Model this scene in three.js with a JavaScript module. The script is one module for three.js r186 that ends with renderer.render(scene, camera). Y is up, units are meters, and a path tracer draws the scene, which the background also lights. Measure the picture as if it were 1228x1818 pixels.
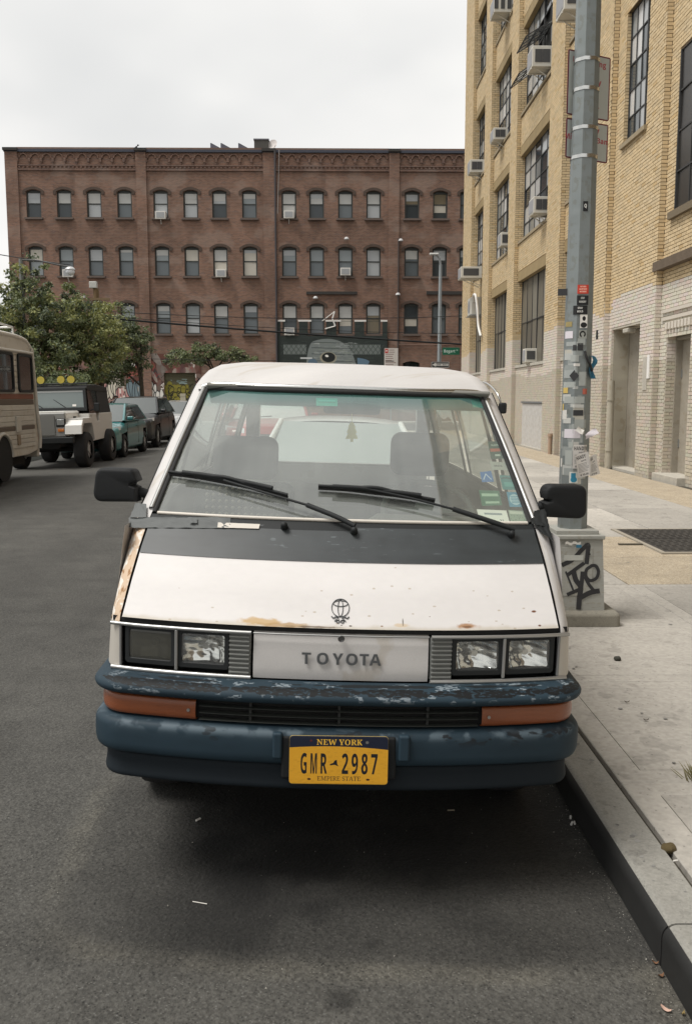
import * as THREE from 'three';
import { mergeGeometries, mergeVertices, toCreasedNormals } from 'three/addons/utils/BufferGeometryUtils.js';
import { RoundedBoxGeometry } from 'three/addons/geometries/RoundedBoxGeometry.js';
import { FontLoader } from 'three/addons/loaders/FontLoader.js';
import { TextGeometry } from 'three/addons/geometries/TextGeometry.js';
import { MarchingCubes } from 'three/addons/objects/MarchingCubes.js';

// ------------------------------------------------------------------ camera, sky, sun, exposure
const scene = new THREE.Scene();
const FPX = 1600, EYE = 1.62;                              // focal length in photograph pixels (1818 high)
const camera = new THREE.PerspectiveCamera(2 * Math.atan(909 / FPX) * 180 / Math.PI, 1228 / 1818, 0.05, 600);
camera.position.set(0, EYE, 0);
camera.rotation.order = 'YXZ';
camera.rotation.set(-Math.atan2(202, FPX), -0.01488, 0);
camera.updateMatrixWorld();
const renderer = new THREE.WebGLRenderer({ antialias: true });
renderer.toneMapping = THREE.LinearToneMapping;
renderer.toneMappingExposure = 2.2;
renderer.shadowMap.enabled = true;
renderer.shadowMap.type = THREE.PCFSoftShadowMap;

// seeded random and tileable noise
function rng(seed) { let a = seed >>> 0; return () => { a = a + 0x6D2B79F5 | 0; let t = Math.imul(a ^ a >>> 15, 1 | a); t = t + Math.imul(t ^ t >>> 7, 61 | t) ^ t; return ((t ^ t >>> 14) >>> 0) / 4294967296; }; }
const hash = (x, y, s) => { let h = Math.imul(x | 0, 374761393) + Math.imul(y | 0, 668265263) + Math.imul(s | 0, 974634777); h = Math.imul(h ^ h >>> 13, 1274126177); return ((h ^ h >>> 16) >>> 0) / 4294967296; };
function vnoise(x, y, s = 0, px = 0, py = 0) {
  const x0 = Math.floor(x), y0 = Math.floor(y), fx = x - x0, fy = y - y0, u = fx * fx * (3 - 2 * fx), v = fy * fy * (3 - 2 * fy);
  const m = (a, p) => p ? ((a % p) + p) % p : a;
  const a = hash(m(x0, px), m(y0, py), s), b = hash(m(x0 + 1, px), m(y0, py), s), c = hash(m(x0, px), m(y0 + 1, py), s), d = hash(m(x0 + 1, px), m(y0 + 1, py), s);
  return a + (b - a) * u + (c - a) * v + (a - b - c + d) * u * v;
}
function fbm(x, y, s = 0, oct = 4, px = 0, py = 0) { let r = 0, a = .5, t = 0; for (let i = 0; i < oct; i++) { r += a * vnoise(x, y, s + i * 17, px, py); t += a; a *= .5; x *= 2; y *= 2; px *= 2; py *= 2; } return r / t; }
const clamp = (x, a = 0, b = 1) => Math.min(b, Math.max(a, x)), lerp = (a, b, t) => a + (b - a) * t;
const sstep = (a, b, x) => { const t = clamp((x - a) / (b - a)); return t * t * (3 - 2 * t); };

// overcast sky: one even deck of pale cloud with soft grey texture all the way round
{
  const W = 1024, H = 512, d = new Float32Array(W * H * 4);
  for (let j = 0; j < H; j++) for (let i = 0; i < W; i++) {
    const el = (j + .5) / H * Math.PI - Math.PI / 2, az = (i + .5) / W * 2 * Math.PI;
    const sy = Math.max(Math.sin(el), 0.0), q = 1 / (sy + .22);
    const X = Math.cos(az) * Math.cos(el) * q, Z = Math.sin(az) * Math.cos(el) * q;
    const n = fbm(X * 1.1 + 40, Z * 1.1 + 40, 5, 6), n2 = fbm(X * .45 + 80, Z * .45 + 70, 11, 4);
    let c = .450 * (1 - .20 * sstep(.40, .66, n * .65 + n2 * .35));
    const k = (j * W + i) * 4;
    const grey = sstep(.40, .66, n * .65 + n2 * .35);
    d[k] = c * (1.0 - .02 * grey); d[k + 1] = c * .988; d[k + 2] = c * (.962 + .025 * grey); d[k + 3] = 1;
  }
  const t = new THREE.DataTexture(d, W, H, THREE.RGBAFormat, THREE.FloatType);
  t.mapping = THREE.EquirectangularReflectionMapping; t.magFilter = THREE.LinearFilter; t.minFilter = THREE.LinearFilter; t.wrapS = THREE.RepeatWrapping; t.needsUpdate = true;
  scene.background = t; scene.environment = t;
}
const sun = new THREE.DirectionalLight(new THREE.Color(1.0, .965, .91), 1.5);   // a veiled sun, high, a little to the left
sun.position.set(-26, 54, -9);
sun.target.position.set(0, 0, -20);
sun.castShadow = true; sun.shadow.radius = 45; sun.shadow.mapSize.set(2048, 2048);
Object.assign(sun.shadow.camera, { left: -45, right: 45, top: 45, bottom: -45, near: 1, far: 160 });
scene.add(sun, sun.target);

// ------------------------------------------------------------------ helpers
const V = (x, y, z) => new THREE.Vector3(x, y, z);
const DEG = Math.PI / 180;
const camM = camera.matrixWorld;
function ray(px, py) { return V((px - 614) / FPX, -(py - 909) / FPX, -1).transformDirection(camM); }
function atZ(px, py, z) { const r = ray(px, py), t = z / r.z; return V(r.x * t, EYE + r.y * t, z); }
function atX(px, py, x) { const r = ray(px, py), t = x / r.x; return V(x, EYE + r.y * t, r.z * t); }
function atY(px, py, y) { const r = ray(px, py), t = (y - EYE) / r.y; return V(r.x * t, y, r.z * t); }
const used = {};
function numbered(n) { used[n] = (used[n] ?? -1) + 1; return used[n] ? n + '_' + String(used[n]).padStart(3, '0') : n; }
function mk(name, geo, mat, parent, label) {
  const m = new THREE.Mesh(geo, mat); m.name = parent ? name : numbered(name); m.castShadow = m.receiveShadow = true;
  (parent || scene).add(m); if (label) m.userData.label = label; return m;
}
function thing(name, label, category, pos = [0, 0, 0], turn = 0, group) {
  const o = new THREE.Group(); o.name = numbered(name); o.position.set(...pos); o.rotation.y = turn; o.userData = { label, category }; if (group) o.userData.group = group; scene.add(o); return o;
}
function tag(o, label, category, group) { Object.assign(o.userData, { label, category }); if (group) o.userData.group = group; return o; }
function struct(o) { o.userData.kind = 'structure'; return o; }
function part(name, parent) { const g = new THREE.Group(); g.name = name; parent.add(g); return g; }
function copy(o, label) { const c = o.clone(); c.name = numbered(o.name.replace(/_\d{3}$/, '')); c.userData = { ...o.userData, label }; scene.add(c); return c; }
function uvBox(g, w, h, d) {   // uv in metres on a box
  const n = g.attributes.normal, p = g.attributes.position, u = g.attributes.uv;
  for (let i = 0; i < p.count; i++) {
    const ax = Math.abs(n.getX(i)), ay = Math.abs(n.getY(i)), az = Math.abs(n.getZ(i));
    if (ax >= ay && ax >= az) u.setXY(i, p.getZ(i), p.getY(i)); else if (ay >= az) u.setXY(i, p.getX(i), p.getZ(i)); else u.setXY(i, p.getX(i), p.getY(i));
  }
  return g;
}
function bx(w, h, d, x = 0, y = 0, z = 0) { return uvBox(new THREE.BoxGeometry(w, h, d).translate(x, y, z)); }
function box2(x0, x1, y0, y1, z0, z1) { return bx(Math.abs(x1 - x0), Math.abs(y1 - y0), Math.abs(z1 - z0), (x0 + x1) / 2, (y0 + y1) / 2, (z0 + z1) / 2); }
function rb(w, h, d, r, x = 0, y = 0, z = 0, seg = 3) { return uvBox(new RoundedBoxGeometry(w, h, d, seg, r).translate(x, y, z)); }
function flat(g) { return g.index ? g.toNonIndexed() : g; }
function merge(list) { const a = list.filter(Boolean).map(g => { const f = flat(g); for (const k of Object.keys(f.attributes)) if (!['position', 'normal', 'uv'].includes(k)) f.deleteAttribute(k); if (!f.attributes.uv) f.setAttribute('uv', new THREE.BufferAttribute(new Float32Array(f.attributes.position.count * 2), 2)); return f; }); return mergeGeometries(a); }
function cyl(r1, r2, h, n = 20, x = 0, y = 0, z = 0) { return new THREE.CylinderGeometry(r1, r2, h, n).translate(x, y, z); }
function tube(pts, r, n = 8, seg) { return new THREE.TubeGeometry(new THREE.CatmullRomCurve3(pts.map(p => p.isVector3 ? p : V(...p)), false, 'centripetal'), seg || pts.length * 6, r, n); }
function bar(a, b, r, n = 8, r2 = r) { a = a.isVector3 ? a : V(...a); b = b.isVector3 ? b : V(...b); const d = b.clone().sub(a), g = new THREE.CylinderGeometry(r2, r, d.length(), n); g.applyQuaternion(new THREE.Quaternion().setFromUnitVectors(V(0, 1, 0), d.clone().normalize())); g.translate((a.x + b.x) / 2, (a.y + b.y) / 2, (a.z + b.z) / 2); return g; }
// grid of points f(u,v) -> [x,y,z]; uv given by g(u,v) or in u,v themselves
function grid(nu, nv, f, uvf, keep) {
  const P = new Float32Array((nu + 1) * (nv + 1) * 3), U = new Float32Array((nu + 1) * (nv + 1) * 2), I = [];
  for (let j = 0; j <= nv; j++) for (let i = 0; i <= nu; i++) { const k = j * (nu + 1) + i, p = f(i / nu, j / nv), q = uvf ? uvf(i / nu, j / nv, p) : [i / nu, j / nv]; P.set(p, k * 3); U.set(q, k * 2); }
  for (let j = 0; j < nv; j++) for (let i = 0; i < nu; i++) { if (keep && !keep((i + .5) / nu, (j + .5) / nv)) continue; const a = j * (nu + 1) + i, b = a + 1, c = a + nu + 1, d = c + 1; I.push(a, b, d, a, d, c); }
  const g = new THREE.BufferGeometry(); g.setAttribute('position', new THREE.BufferAttribute(P, 3)); g.setAttribute('uv', new THREE.BufferAttribute(U, 2)); g.setIndex(I); g.computeVertexNormals(); return g;
}
function ext(shape, depth, bevel = 0, seg = 2) { return new THREE.ExtrudeGeometry(shape, { depth, bevelEnabled: bevel > 0, bevelThickness: bevel, bevelSize: bevel, bevelSegments: seg, curveSegments: 12 }); }
function poly(pts) { const s = new THREE.Shape(); pts.forEach((p, i) => i ? s.lineTo(p[0], p[1]) : s.moveTo(p[0], p[1])); s.closePath(); return s; }
function rrect(x0, x1, y0, y1, r) { const s = new THREE.Shape(); s.moveTo(x0 + r, y0); s.lineTo(x1 - r, y0); s.quadraticCurveTo(x1, y0, x1, y0 + r); s.lineTo(x1, y1 - r); s.quadraticCurveTo(x1, y1, x1 - r, y1); s.lineTo(x0 + r, y1); s.quadraticCurveTo(x0, y1, x0, y1 - r); s.lineTo(x0, y0 + r); s.quadraticCurveTo(x0, y0, x0 + r, y0); return s; }

// ------------------------------------------------------------------ textures and materials
const enc = c => { c = clamp(c); return c <= .0031308 ? c * 12.92 : 1.055 * Math.pow(c, 1 / 2.4) - .055; };
function dtex(n, m, f, srgb = true, rep = true) {   // f(u,v) -> linear rgb
  const d = new Uint8Array(n * m * 4);
  for (let j = 0; j < m; j++) for (let i = 0; i < n; i++) { const c = f((i + .5) / n, (j + .5) / m), k = (j * n + i) * 4; for (let q = 0; q < 3; q++) d[k + q] = Math.round(255 * (srgb ? enc(c[q]) : clamp(c[q]))); d[k + 3] = 255; }
  const t = new THREE.DataTexture(d, n, m); t.magFilter = THREE.LinearFilter; t.minFilter = THREE.LinearMipmapLinearFilter; t.generateMipmaps = true; t.anisotropy = 8;
  if (srgb) t.colorSpace = THREE.SRGBColorSpace; if (rep) t.wrapS = t.wrapT = THREE.RepeatWrapping; t.needsUpdate = true; return t;
}
function ctex(w, h, draw) { const c = document.createElement('canvas'); c.width = w; c.height = h; const x = c.getContext('2d'); draw(x, w, h); const t = new THREE.CanvasTexture(c); t.colorSpace = THREE.SRGBColorSpace; t.anisotropy = 8; return t; }
const L = (r, g, b) => new THREE.Color().setRGB(r, g, b);
function std(r, g, b, rough = .8, metal = 0, o = {}) { return new THREE.MeshStandardMaterial({ color: L(r, g, b), roughness: rough, metalness: metal, side: THREE.DoubleSide, ...o }); }
function phy(r, g, b, rough, o = {}) { return new THREE.MeshPhysicalMaterial({ color: L(r, g, b), roughness: rough, side: THREE.DoubleSide, ...o }); }
function rep(t, s, s2 = s) { const c = t.clone(); c.repeat.set(1 / s, 1 / s2); c.needsUpdate = true; return c; }
// generic tiling mottles, used as multipliers about 1 (kept below white)
const T = {};
T.mottle = dtex(512, 512, (u, v) => { const n = fbm(u * 6, v * 6, 3, 6, 6, 6), s = fbm(u * 48, v * 48, 9, 3, 48, 48); const c = .70 + .22 * (n - .5) + .18 * (s - .5); return [c, c, c]; });
T.grime = dtex(512, 512, (u, v) => { const n = fbm(u * 4, v * 10, 21, 6, 4, 10), s = hash(u * 512, v * 512, 4), p = sstep(.62, .72, fbm(u * 14, v * 14, 33, 4, 14, 14)); const c = .76 + .18 * (n - .5) + .05 * (s - .5); return [c * (1 - .10 * p), c * (1 - .13 * p), c * (1 - .18 * p)]; });
T.fineBump = dtex(512, 512, (u, v) => { const c = .5 + .5 * (fbm(u * 60, v * 60, 5, 3, 60, 60) - .5) + .4 * (hash(u * 512, v * 512, 6) - .5); return [c, c, c]; }, false);
T.asphalt = dtex(1024, 1024, (u, v) => {
  const n = fbm(u * 8, v * 8, 41, 5, 8, 8), g = fbm(u * 200, v * 200, 43, 2, 200, 200), h = hash(u * 1024, v * 1024, 44);
  let c = .55 + .28 * (n - .5) + .55 * (g - .5) + .2 * (h - .5);
  const st = hash(Math.floor(u * 340), Math.floor(v * 340), 45); if (st > .975) c += .45; if (st < .05) c -= .25;
  return [c * 1.02, c, c * .95];
});
T.asphaltBump = dtex(1024, 1024, (u, v) => { const c = .5 + .9 * (fbm(u * 170, v * 170, 43, 2, 170, 170) - .5) + .3 * (hash(u * 1024, v * 1024, 44) - .5); return [c, c, c]; }, false);
T.concrete = dtex(1024, 1024, (u, v) => {
  const n = fbm(u * 5, v * 5, 51, 6, 5, 5), g = fbm(u * 120, v * 120, 53, 3, 120, 120), sp = fbm(u * 22, v * 22, 57, 3, 22, 22);
  let c = .72 + .26 * (n - .5) + .26 * (g - .5) - .12 * sstep(.66, .74, sp); const s = hash(Math.floor(u * 300), Math.floor(v * 300), 58); if (s > .992) c -= .25;
  return [c, c * .985, c * .955];
});
T.aggregate = dtex(1024, 1024, (u, v) => {
  const g = fbm(u * 110, v * 110, 61, 3, 110, 110), n = fbm(u * 7, v * 7, 62, 4, 7, 7), h = hash(Math.floor(u * 260), Math.floor(v * 260), 63);
  const c = .68 + .5 * (g - .5) + .2 * (n - .5); return h > .8 ? [c * 1.15, c * 1.08, c * .98] : h < .25 ? [c * .8, c * .68, c * .52] : [c, c * .9, c * .76];
});
const M = {
  white: phy(.70, .68, .665, .55, { specularIntensity: .7, map: rep(T.grime, 1.3) }),
  black: phy(.018, .020, .021, .6, { specularIntensity: .55 }), rubber: std(.018, .018, .018, .85), plastic: phy(.013, .014, .015, .6, { specularIntensity: .45, bumpMap: rep(T.fineBump, .12), bumpScale: .0006 }),
  chrome: std(.62, .62, .60, .22, 1), dullChrome: std(.42, .42, .41, .38, .85), steel: std(.35, .37, .38, .45, .8),
  darkGlass: phy(.015, .018, .02, .06, { specularIntensity: 1, clearcoat: .6 }), under: std(.012, .012, .012, .95),
  paperWhite: std(.72, .70, .67, .9), tyre: std(.022, .022, .023, .9, 0, { bumpMap: rep(T.fineBump, .2), bumpScale: .002 }), rim: std(.5, .5, .5, .35, .7),
};
const font = await new FontLoader().loadAsync('fonts/droid/droid_sans_bold.typeface.json');
const fontSerif = await new FontLoader().loadAsync('fonts/droid/droid_serif_bold.typeface.json');
const roadY = x => .0520 - .0045 * (x + 3.4) * (x + 3.4);

// ------------------------------------------------------------------ ground, road, kerbs, sidewalk
{
  // asphalt of the street with its crown; stains and the van's painted shade as vertex colours on a fine grid near the camera
  const xs = [], zs = [];
  for (let x = -8.0; x < .957; x += (x < -2.2 ? .16 : .04)) xs.push(x); xs.push(.958);
  for (let z = 8; z > -42.9; z -= (z < -.6 && z > -6 ? .04 : z > -12 && z <= -6 ? .16 : .6)) zs.push(z); zs.push(-43);
  const pathRing = [[-.90, -3.9], [-.94, -3.5], [-.90, -2.93], [-.895, -2.68], [-.865, -2.545], [-.73, -2.463], [-.28, -2.40], [.08, -2.39], [.53, -2.385], [.9, -2.40]];
  const dSeg = (x, z) => { let m = 9; for (let i = 0; i + 1 < pathRing.length; i++) { const [ax, az] = pathRing[i], [bx_, bz] = pathRing[i + 1], dx = bx_ - ax, dz = bz - az, t = clamp(((x - ax) * dx + (z - az) * dz) / (dx * dx + dz * dz)); m = Math.min(m, Math.hypot(x - ax - dx * t, z - az - dz * t)); } return m; };
  const spots = [[.02, -2.26, .05], [.12, -2.52, .03], [-.30, -2.85, .13], [-.1, -3.0, .16], [-.05, -2.7, .06], [-.4, -3.1, .1], [.06, -2.42, .02], [.3, -3.1, .2], [-.16, -3.5, .3]];
  const P = [], U = [], C = [], I = [];
  for (const z of zs) for (const x of xs) {
    const f = sstep(-38, -43, z); P.push(x, roadY(x) * (1 - f), z); U.push(x, z);
    let r = .059, g = .0582, b = .055;
    const big = fbm(x * .55 + 20, z * .28 + 30, 71, 5), mid = fbm(x * 2.5 + 5, z * 1.8 + 9, 73, 5);
    const trk = fbm(x * 2.6 + 11, z * .12 + 3, 75, 4); let m = 1 + .42 * (big - .5) + .38 * (mid - .5) + .30 * (trk - .5);
    // wheel-worn lane is paler, the parking strip is oily, with the van's shade painted in, inside a tan tide line
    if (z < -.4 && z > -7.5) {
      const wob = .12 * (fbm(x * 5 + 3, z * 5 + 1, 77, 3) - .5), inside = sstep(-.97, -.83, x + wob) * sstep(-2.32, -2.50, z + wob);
      const oilShade = inside * (.55 + .4 * sstep(.36, .6, fbm(x * 2.2 + 7, z * 2.2 + 3, 79, 4)));
      m *= 1 - .80 * oilShade * lerp(.42, 1, sstep(-.80, -.30, x + wob * 2));
      const line = Math.exp(-Math.pow((dSeg(x + wob * .3, z) - .012) / .03, 2)) * (.35 + 1.0 * sstep(.3, .65, fbm(x * 6, z * 6, 83, 3)));
      r += .026 * line; g += .024 * line; b += .019 * line;
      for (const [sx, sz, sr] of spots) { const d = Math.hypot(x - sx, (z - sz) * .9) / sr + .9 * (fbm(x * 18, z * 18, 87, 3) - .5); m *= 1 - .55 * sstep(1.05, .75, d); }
    }
    const gut = sstep(.82, .93, x) * sstep(.35, .6, fbm(x * 9, z * 3, 91, 3)); r = lerp(r, .085, gut * .4); g = lerp(g, .078, gut * .4); b = lerp(b, .062, gut * .4);
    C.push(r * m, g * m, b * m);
  }
  const n = xs.length;
  for (let j = 0; j + 1 < zs.length; j++) for (let i = 0; i + 1 < n; i++) { const a = j * n + i; I.push(a, a + 1, a + n + 1, a, a + n + 1, a + n); }
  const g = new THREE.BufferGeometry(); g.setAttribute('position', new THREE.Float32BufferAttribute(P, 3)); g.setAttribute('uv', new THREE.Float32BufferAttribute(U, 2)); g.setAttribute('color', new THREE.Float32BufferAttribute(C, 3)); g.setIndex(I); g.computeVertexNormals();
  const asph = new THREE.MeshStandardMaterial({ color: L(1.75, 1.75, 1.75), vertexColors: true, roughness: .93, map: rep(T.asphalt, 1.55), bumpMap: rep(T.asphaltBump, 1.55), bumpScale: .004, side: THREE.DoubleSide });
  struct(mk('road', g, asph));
  const asph2 = std(.11, .108, .1, .95, 0, { map: rep(T.asphalt, 2.1) });
  const flatSheet = (w, d, x, y, z) => { const q = new THREE.PlaneGeometry(w, d).rotateX(-Math.PI / 2).translate(x, y, z), p = q.attributes.position; for (let i = 0; i < p.count; i++) q.attributes.uv.setXY(i, p.getX(i), p.getZ(i)); return q; };
  struct(mk('cross_street', flatSheet(160, 13.4, 0, 0, -49.7), asph2));
  struct(mk('ground', flatSheet(1600, 1600, 0, -.16, 0), std(.10, .095, .085, .95, 0, { map: rep(T.mottle, 3) })));

  // right kerb: concrete top with a dark steel face, in lengths with open joints
  const kerb = new THREE.Group(); kerb.name = 'kerb'; struct(kerb); scene.add(kerb);
  const kc = std(.36, .355, .33, .88, 0, { map: rep(T.concrete, .9), bumpMap: rep(T.fineBump, .3), bumpScale: .0015 }), ks = std(.034, .034, .033, .6, .2, { map: rep(T.mottle, .35) });
  const zj = [8, 3.6, .6, -2.44, -5.45, -8.5, -11.5, -15.5, -19.5, -23.5, -27.5, -31.5, -35.5, -39.5];
  for (let i = 0; i + 1 < zj.length; i++) {
    const a = zj[i], b = zj[i + 1], len = a - b - .008;
    const s = new THREE.Shape(); s.moveTo(.9655, -.2); s.lineTo(.9655, .062); s.quadraticCurveTo(.967, .098, 1.0, .1); s.lineTo(1.118, .1); s.quadraticCurveTo(1.124, .1, 1.124, .093); s.lineTo(1.124, -.2); s.closePath();
    const q = ext(s, len); q.translate(0, 0, b + .004); const p = q.attributes.position; for (let k = 0; k < p.count; k++) q.attributes.uv.setXY(k, p.getX(k) * 1.0 + p.getY(k), p.getZ(k));
    mk('kerb_stone', q, kc, kerb);
    const f = new THREE.Shape(); f.moveTo(.957, -.2); f.lineTo(.957, .058); f.quadraticCurveTo(.958, .082, .975, .0925); f.lineTo(.977, .088); f.quadraticCurveTo(.9665, .08, .9645, .058); f.lineTo(.9645, -.2); f.closePath();
    const q2 = ext(f, len); q2.translate(0, 0, b + .004); const p2 = q2.attributes.position; for (let k = 0; k < p2.count; k++) q2.attributes.uv.setXY(k, p2.getY(k), p2.getZ(k));
    mk('steel_facing', q2, ks, kerb);
  }
  mk('joint_filler', merge([box2(.966, 1.12, -.2, .05, -39.5, 8)]), std(.06, .055, .045, .95), kerb);

  // sidewalk: concrete flags with tooled borders, a tan aggregate patch, dirt in the joints
  const walk = new THREE.Group(); walk.name = 'sidewalk'; struct(walk); scene.add(walk);
  const dirt = std(.07, .062, .045, .97, 0, { map: rep(T.mottle, .4) });
  mk('dirt_bed', box2(1.124, 6.4, -.2, .072, -43, 8), dirt, walk);
  const R = rng(12), tones = [];
  for (let i = 0; i < 5; i++) { const k = .40 + .05 * i; tones.push(std(k, k * .955, k * .885, .9, 0, { map: rep(T.concrete, 1.9 + .17 * i), bumpMap: rep(T.fineBump, .35), bumpScale: .0012 })); }
  const aggr = [std(.55, .515, .45, .95, 0, { map: rep(T.aggregate, 1.1), bumpMap: rep(T.fineBump, .3), bumpScale: .003 }), std(.52, .49, .43, .95, 0, { map: rep(T.aggregate, 1.27), bumpMap: rep(T.fineBump, .3), bumpScale: .003 })];
  const slab = (x0, x1, z0, z1, mat, frame = 0, dy = 0) => {   // z0 > z1
    const t = part('paving_slab', walk), e = .006, w = x1 - x0, d = z0 - z1;
    if (frame) {
      const o = rrect(x0 + e, x1 - e, -z0 + e, -z1 - e, .006), h = new THREE.Path([[x0 + frame, -z0 + frame], [x0 + frame, -z1 - frame], [x1 - frame, -z1 - frame], [x1 - frame, -z0 + frame]].map(q => new THREE.Vector2(...q))); o.holes.push(h);
      const g1 = ext(o, .07, .004, 1).rotateX(-Math.PI / 2).translate(0, .024 + dy, 0); planar(g1); mk('tooled_border', g1, tones[2], t);
      const g2 = box2(x0 + frame + .005, x1 - frame - .005, .02, .0975 + dy, z0 - frame - .005, z1 + frame + .005); planar(g2); mk('slab_field', g2, mat, t);
      mk('edge_groove', planar(box2(x0 + frame - .002, x1 - frame + .002, .02, .0925 + dy, z0 - frame + .002, z1 + frame - .002)), tones[0], t);
    } else { const g1 = new RoundedBoxGeometry(w - 2 * e, .08, d - 2 * e, 1, .006).translate((x0 + x1) / 2, .06 + dy, (z0 + z1) / 2); planar(g1); mk('slab_field', g1, mat, t); }
  };
  function planar(g) { const p = g.attributes.position; for (let i = 0; i < p.count; i++) g.attributes.uv.setXY(i, p.getX(i) + p.getY(i) * .3, p.getZ(i)); return g; }
  const zl = []; for (let z = 6.82; z > -42; z -= 1.28) zl.push(z);
  zl.forEach((z0, i) => {
    const z1 = Math.max(z0 - 1.28, -42.9), near = z0 > -6.5;
    slab(1.146, 2.43, z0, z1, tones[1 + (R() * 3 | 0)], near ? .115 : 0);
    if (z0 <= -6.3 && z1 >= -10.3) { slab(2.43, 4.3, z0, z1, aggr[i % 2], 0, 0); slab(4.3, 6.0, z0, z1, aggr[(i + 1) % 2], 0, 0); }
    else { const up = z1 < -10 ? 1 : 0; slab(2.43, 3.72, z0, z1, tones[up + (R() * 4 | 0)], near ? .1 : 0); slab(3.72, 5.0, z0, z1, tones[up + (R() * 4 | 0)]); slab(5.0, 6.0, z0, z1, z1 < -13 ? aggr[0] : tones[up + (R() * 4 | 0)]); }
  });
  // cellar hatch plate let into the aggregate
  const hatch = thing('cellar_hatch', 'dark checkered steel cellar hatch plate set in the tan sidewalk', 'hatch', [3.95, .1, -9.5]);
  const hm = std(.075, .07, .065, .65, .5, { map: rep(T.mottle, .8) });
  mk('plate', rb(1.35, .03, 1.55, .008, 0, 0, 0, 1), hm, hatch);
  mk('plate_seam', bx(1.3, .006, .02, 0, .0135, -.1), M.under, hatch);
  { const l = []; for (let i = -1; i < 16; i++) for (let k = 0; k < 18; k++) l.push(bx(.045, .005, .012, -.62 + .08 * i + (k % 2) * .02, .0165, -.72 + .085 * k).rotateY(0)); mk('tread_pattern', merge(l.filter(q => { q.computeBoundingBox(); return q.boundingBox.min.x > -.66 && q.boundingBox.max.x < .66; })), hm, hatch); }
  mk('frame', merge([bx(1.45, .028, .045, 0, .003, .8), bx(1.45, .028, .045, 0, .003, -.8), bx(.045, .028, 1.56, .7, .003, 0), bx(.045, .028, 1.56, -.7, .003, 0)]), std(.3, .27, .22, .8), hatch);
  mk('lifting_bar', bx(.28, .012, .05, -.83, .008, .25), std(.1, .09, .07, .7, .4), hatch);

  // old chewing gum and tar spots trodden into the flags: too many to count
  { const g = new THREE.CircleGeometry(.010, 9).rotateX(-Math.PI / 2), im = new THREE.InstancedMesh(g, std(1, 1, 1, .85), 150), m4 = new THREE.Matrix4(), rr = rng(64), c = new THREE.Color(); for (let i = 0; i < 150; i++) { const s = .4 + rr() * .9, kerbTop = i < 26; m4.makeRotationY(rr() * 6); m4.scale(V(s, 1, s * (.6 + .5 * rr()))); m4.setPosition(kerbTop ? 1.0 + .11 * rr() : 1.3 + 3.2 * rr(), kerbTop ? .1012 : .1022, -2.2 - (kerbTop ? 2 : 9) * rr()); im.setMatrixAt(i, m4); const k = .13 + .12 * rr(); im.setColorAt(i, c.setRGB(k, k * .98, k * .93)); } im.name = 'gum_spots'; im.userData.kind = 'stuff'; walk.add(im); }
  // far side of the street: kerb, sidewalk, and the sidewalk in front of the red building
  struct(mk('far_kerb', box2(-8.16, -8.0, -.2, .09, -43, 8), std(.3, .29, .27, .9)));
  struct(mk('far_sidewalk', planar(box2(-12.6, -8.165, -.2, .085, -43, 8)), tones[1]));
  struct(mk('end_sidewalk', planar(box2(-60, 60, -.2, .12, -60.1, -56.4)), tones[1]));
  // weeds in the joint between two flags
  const weed = thing('weed_tuft', 'small dry weed tuft growing in the sidewalk joint near the kerb', 'weed', [1.50, .088, -3.44]);
  const lv = [], rr = rng(5);
  for (let i = 0; i < 130; i++) { const a = rr() * 6.28, r0 = rr() * .05, h = .03 + rr() * .06, lean = .02 + rr() * .05, w = .002; const x = Math.cos(a) * r0 * 1.8, z = Math.sin(a) * r0 * .5; const q = new THREE.BufferGeometry(); q.setAttribute('position', new THREE.Float32BufferAttribute([x - w, 0, z, x + w, 0, z + w, x + Math.cos(a) * lean * .6 + w * .5, h * .65, z + Math.sin(a) * lean * .6, x + Math.cos(a) * lean, h, z + Math.sin(a) * lean], 3)); q.setIndex([0, 1, 2, 0, 2, 3]); q.computeVertexNormals(); lv.push(q); }
  mk('grass_blades', merge(lv), std(.17, .15, .06, .9), weed);
}

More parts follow.
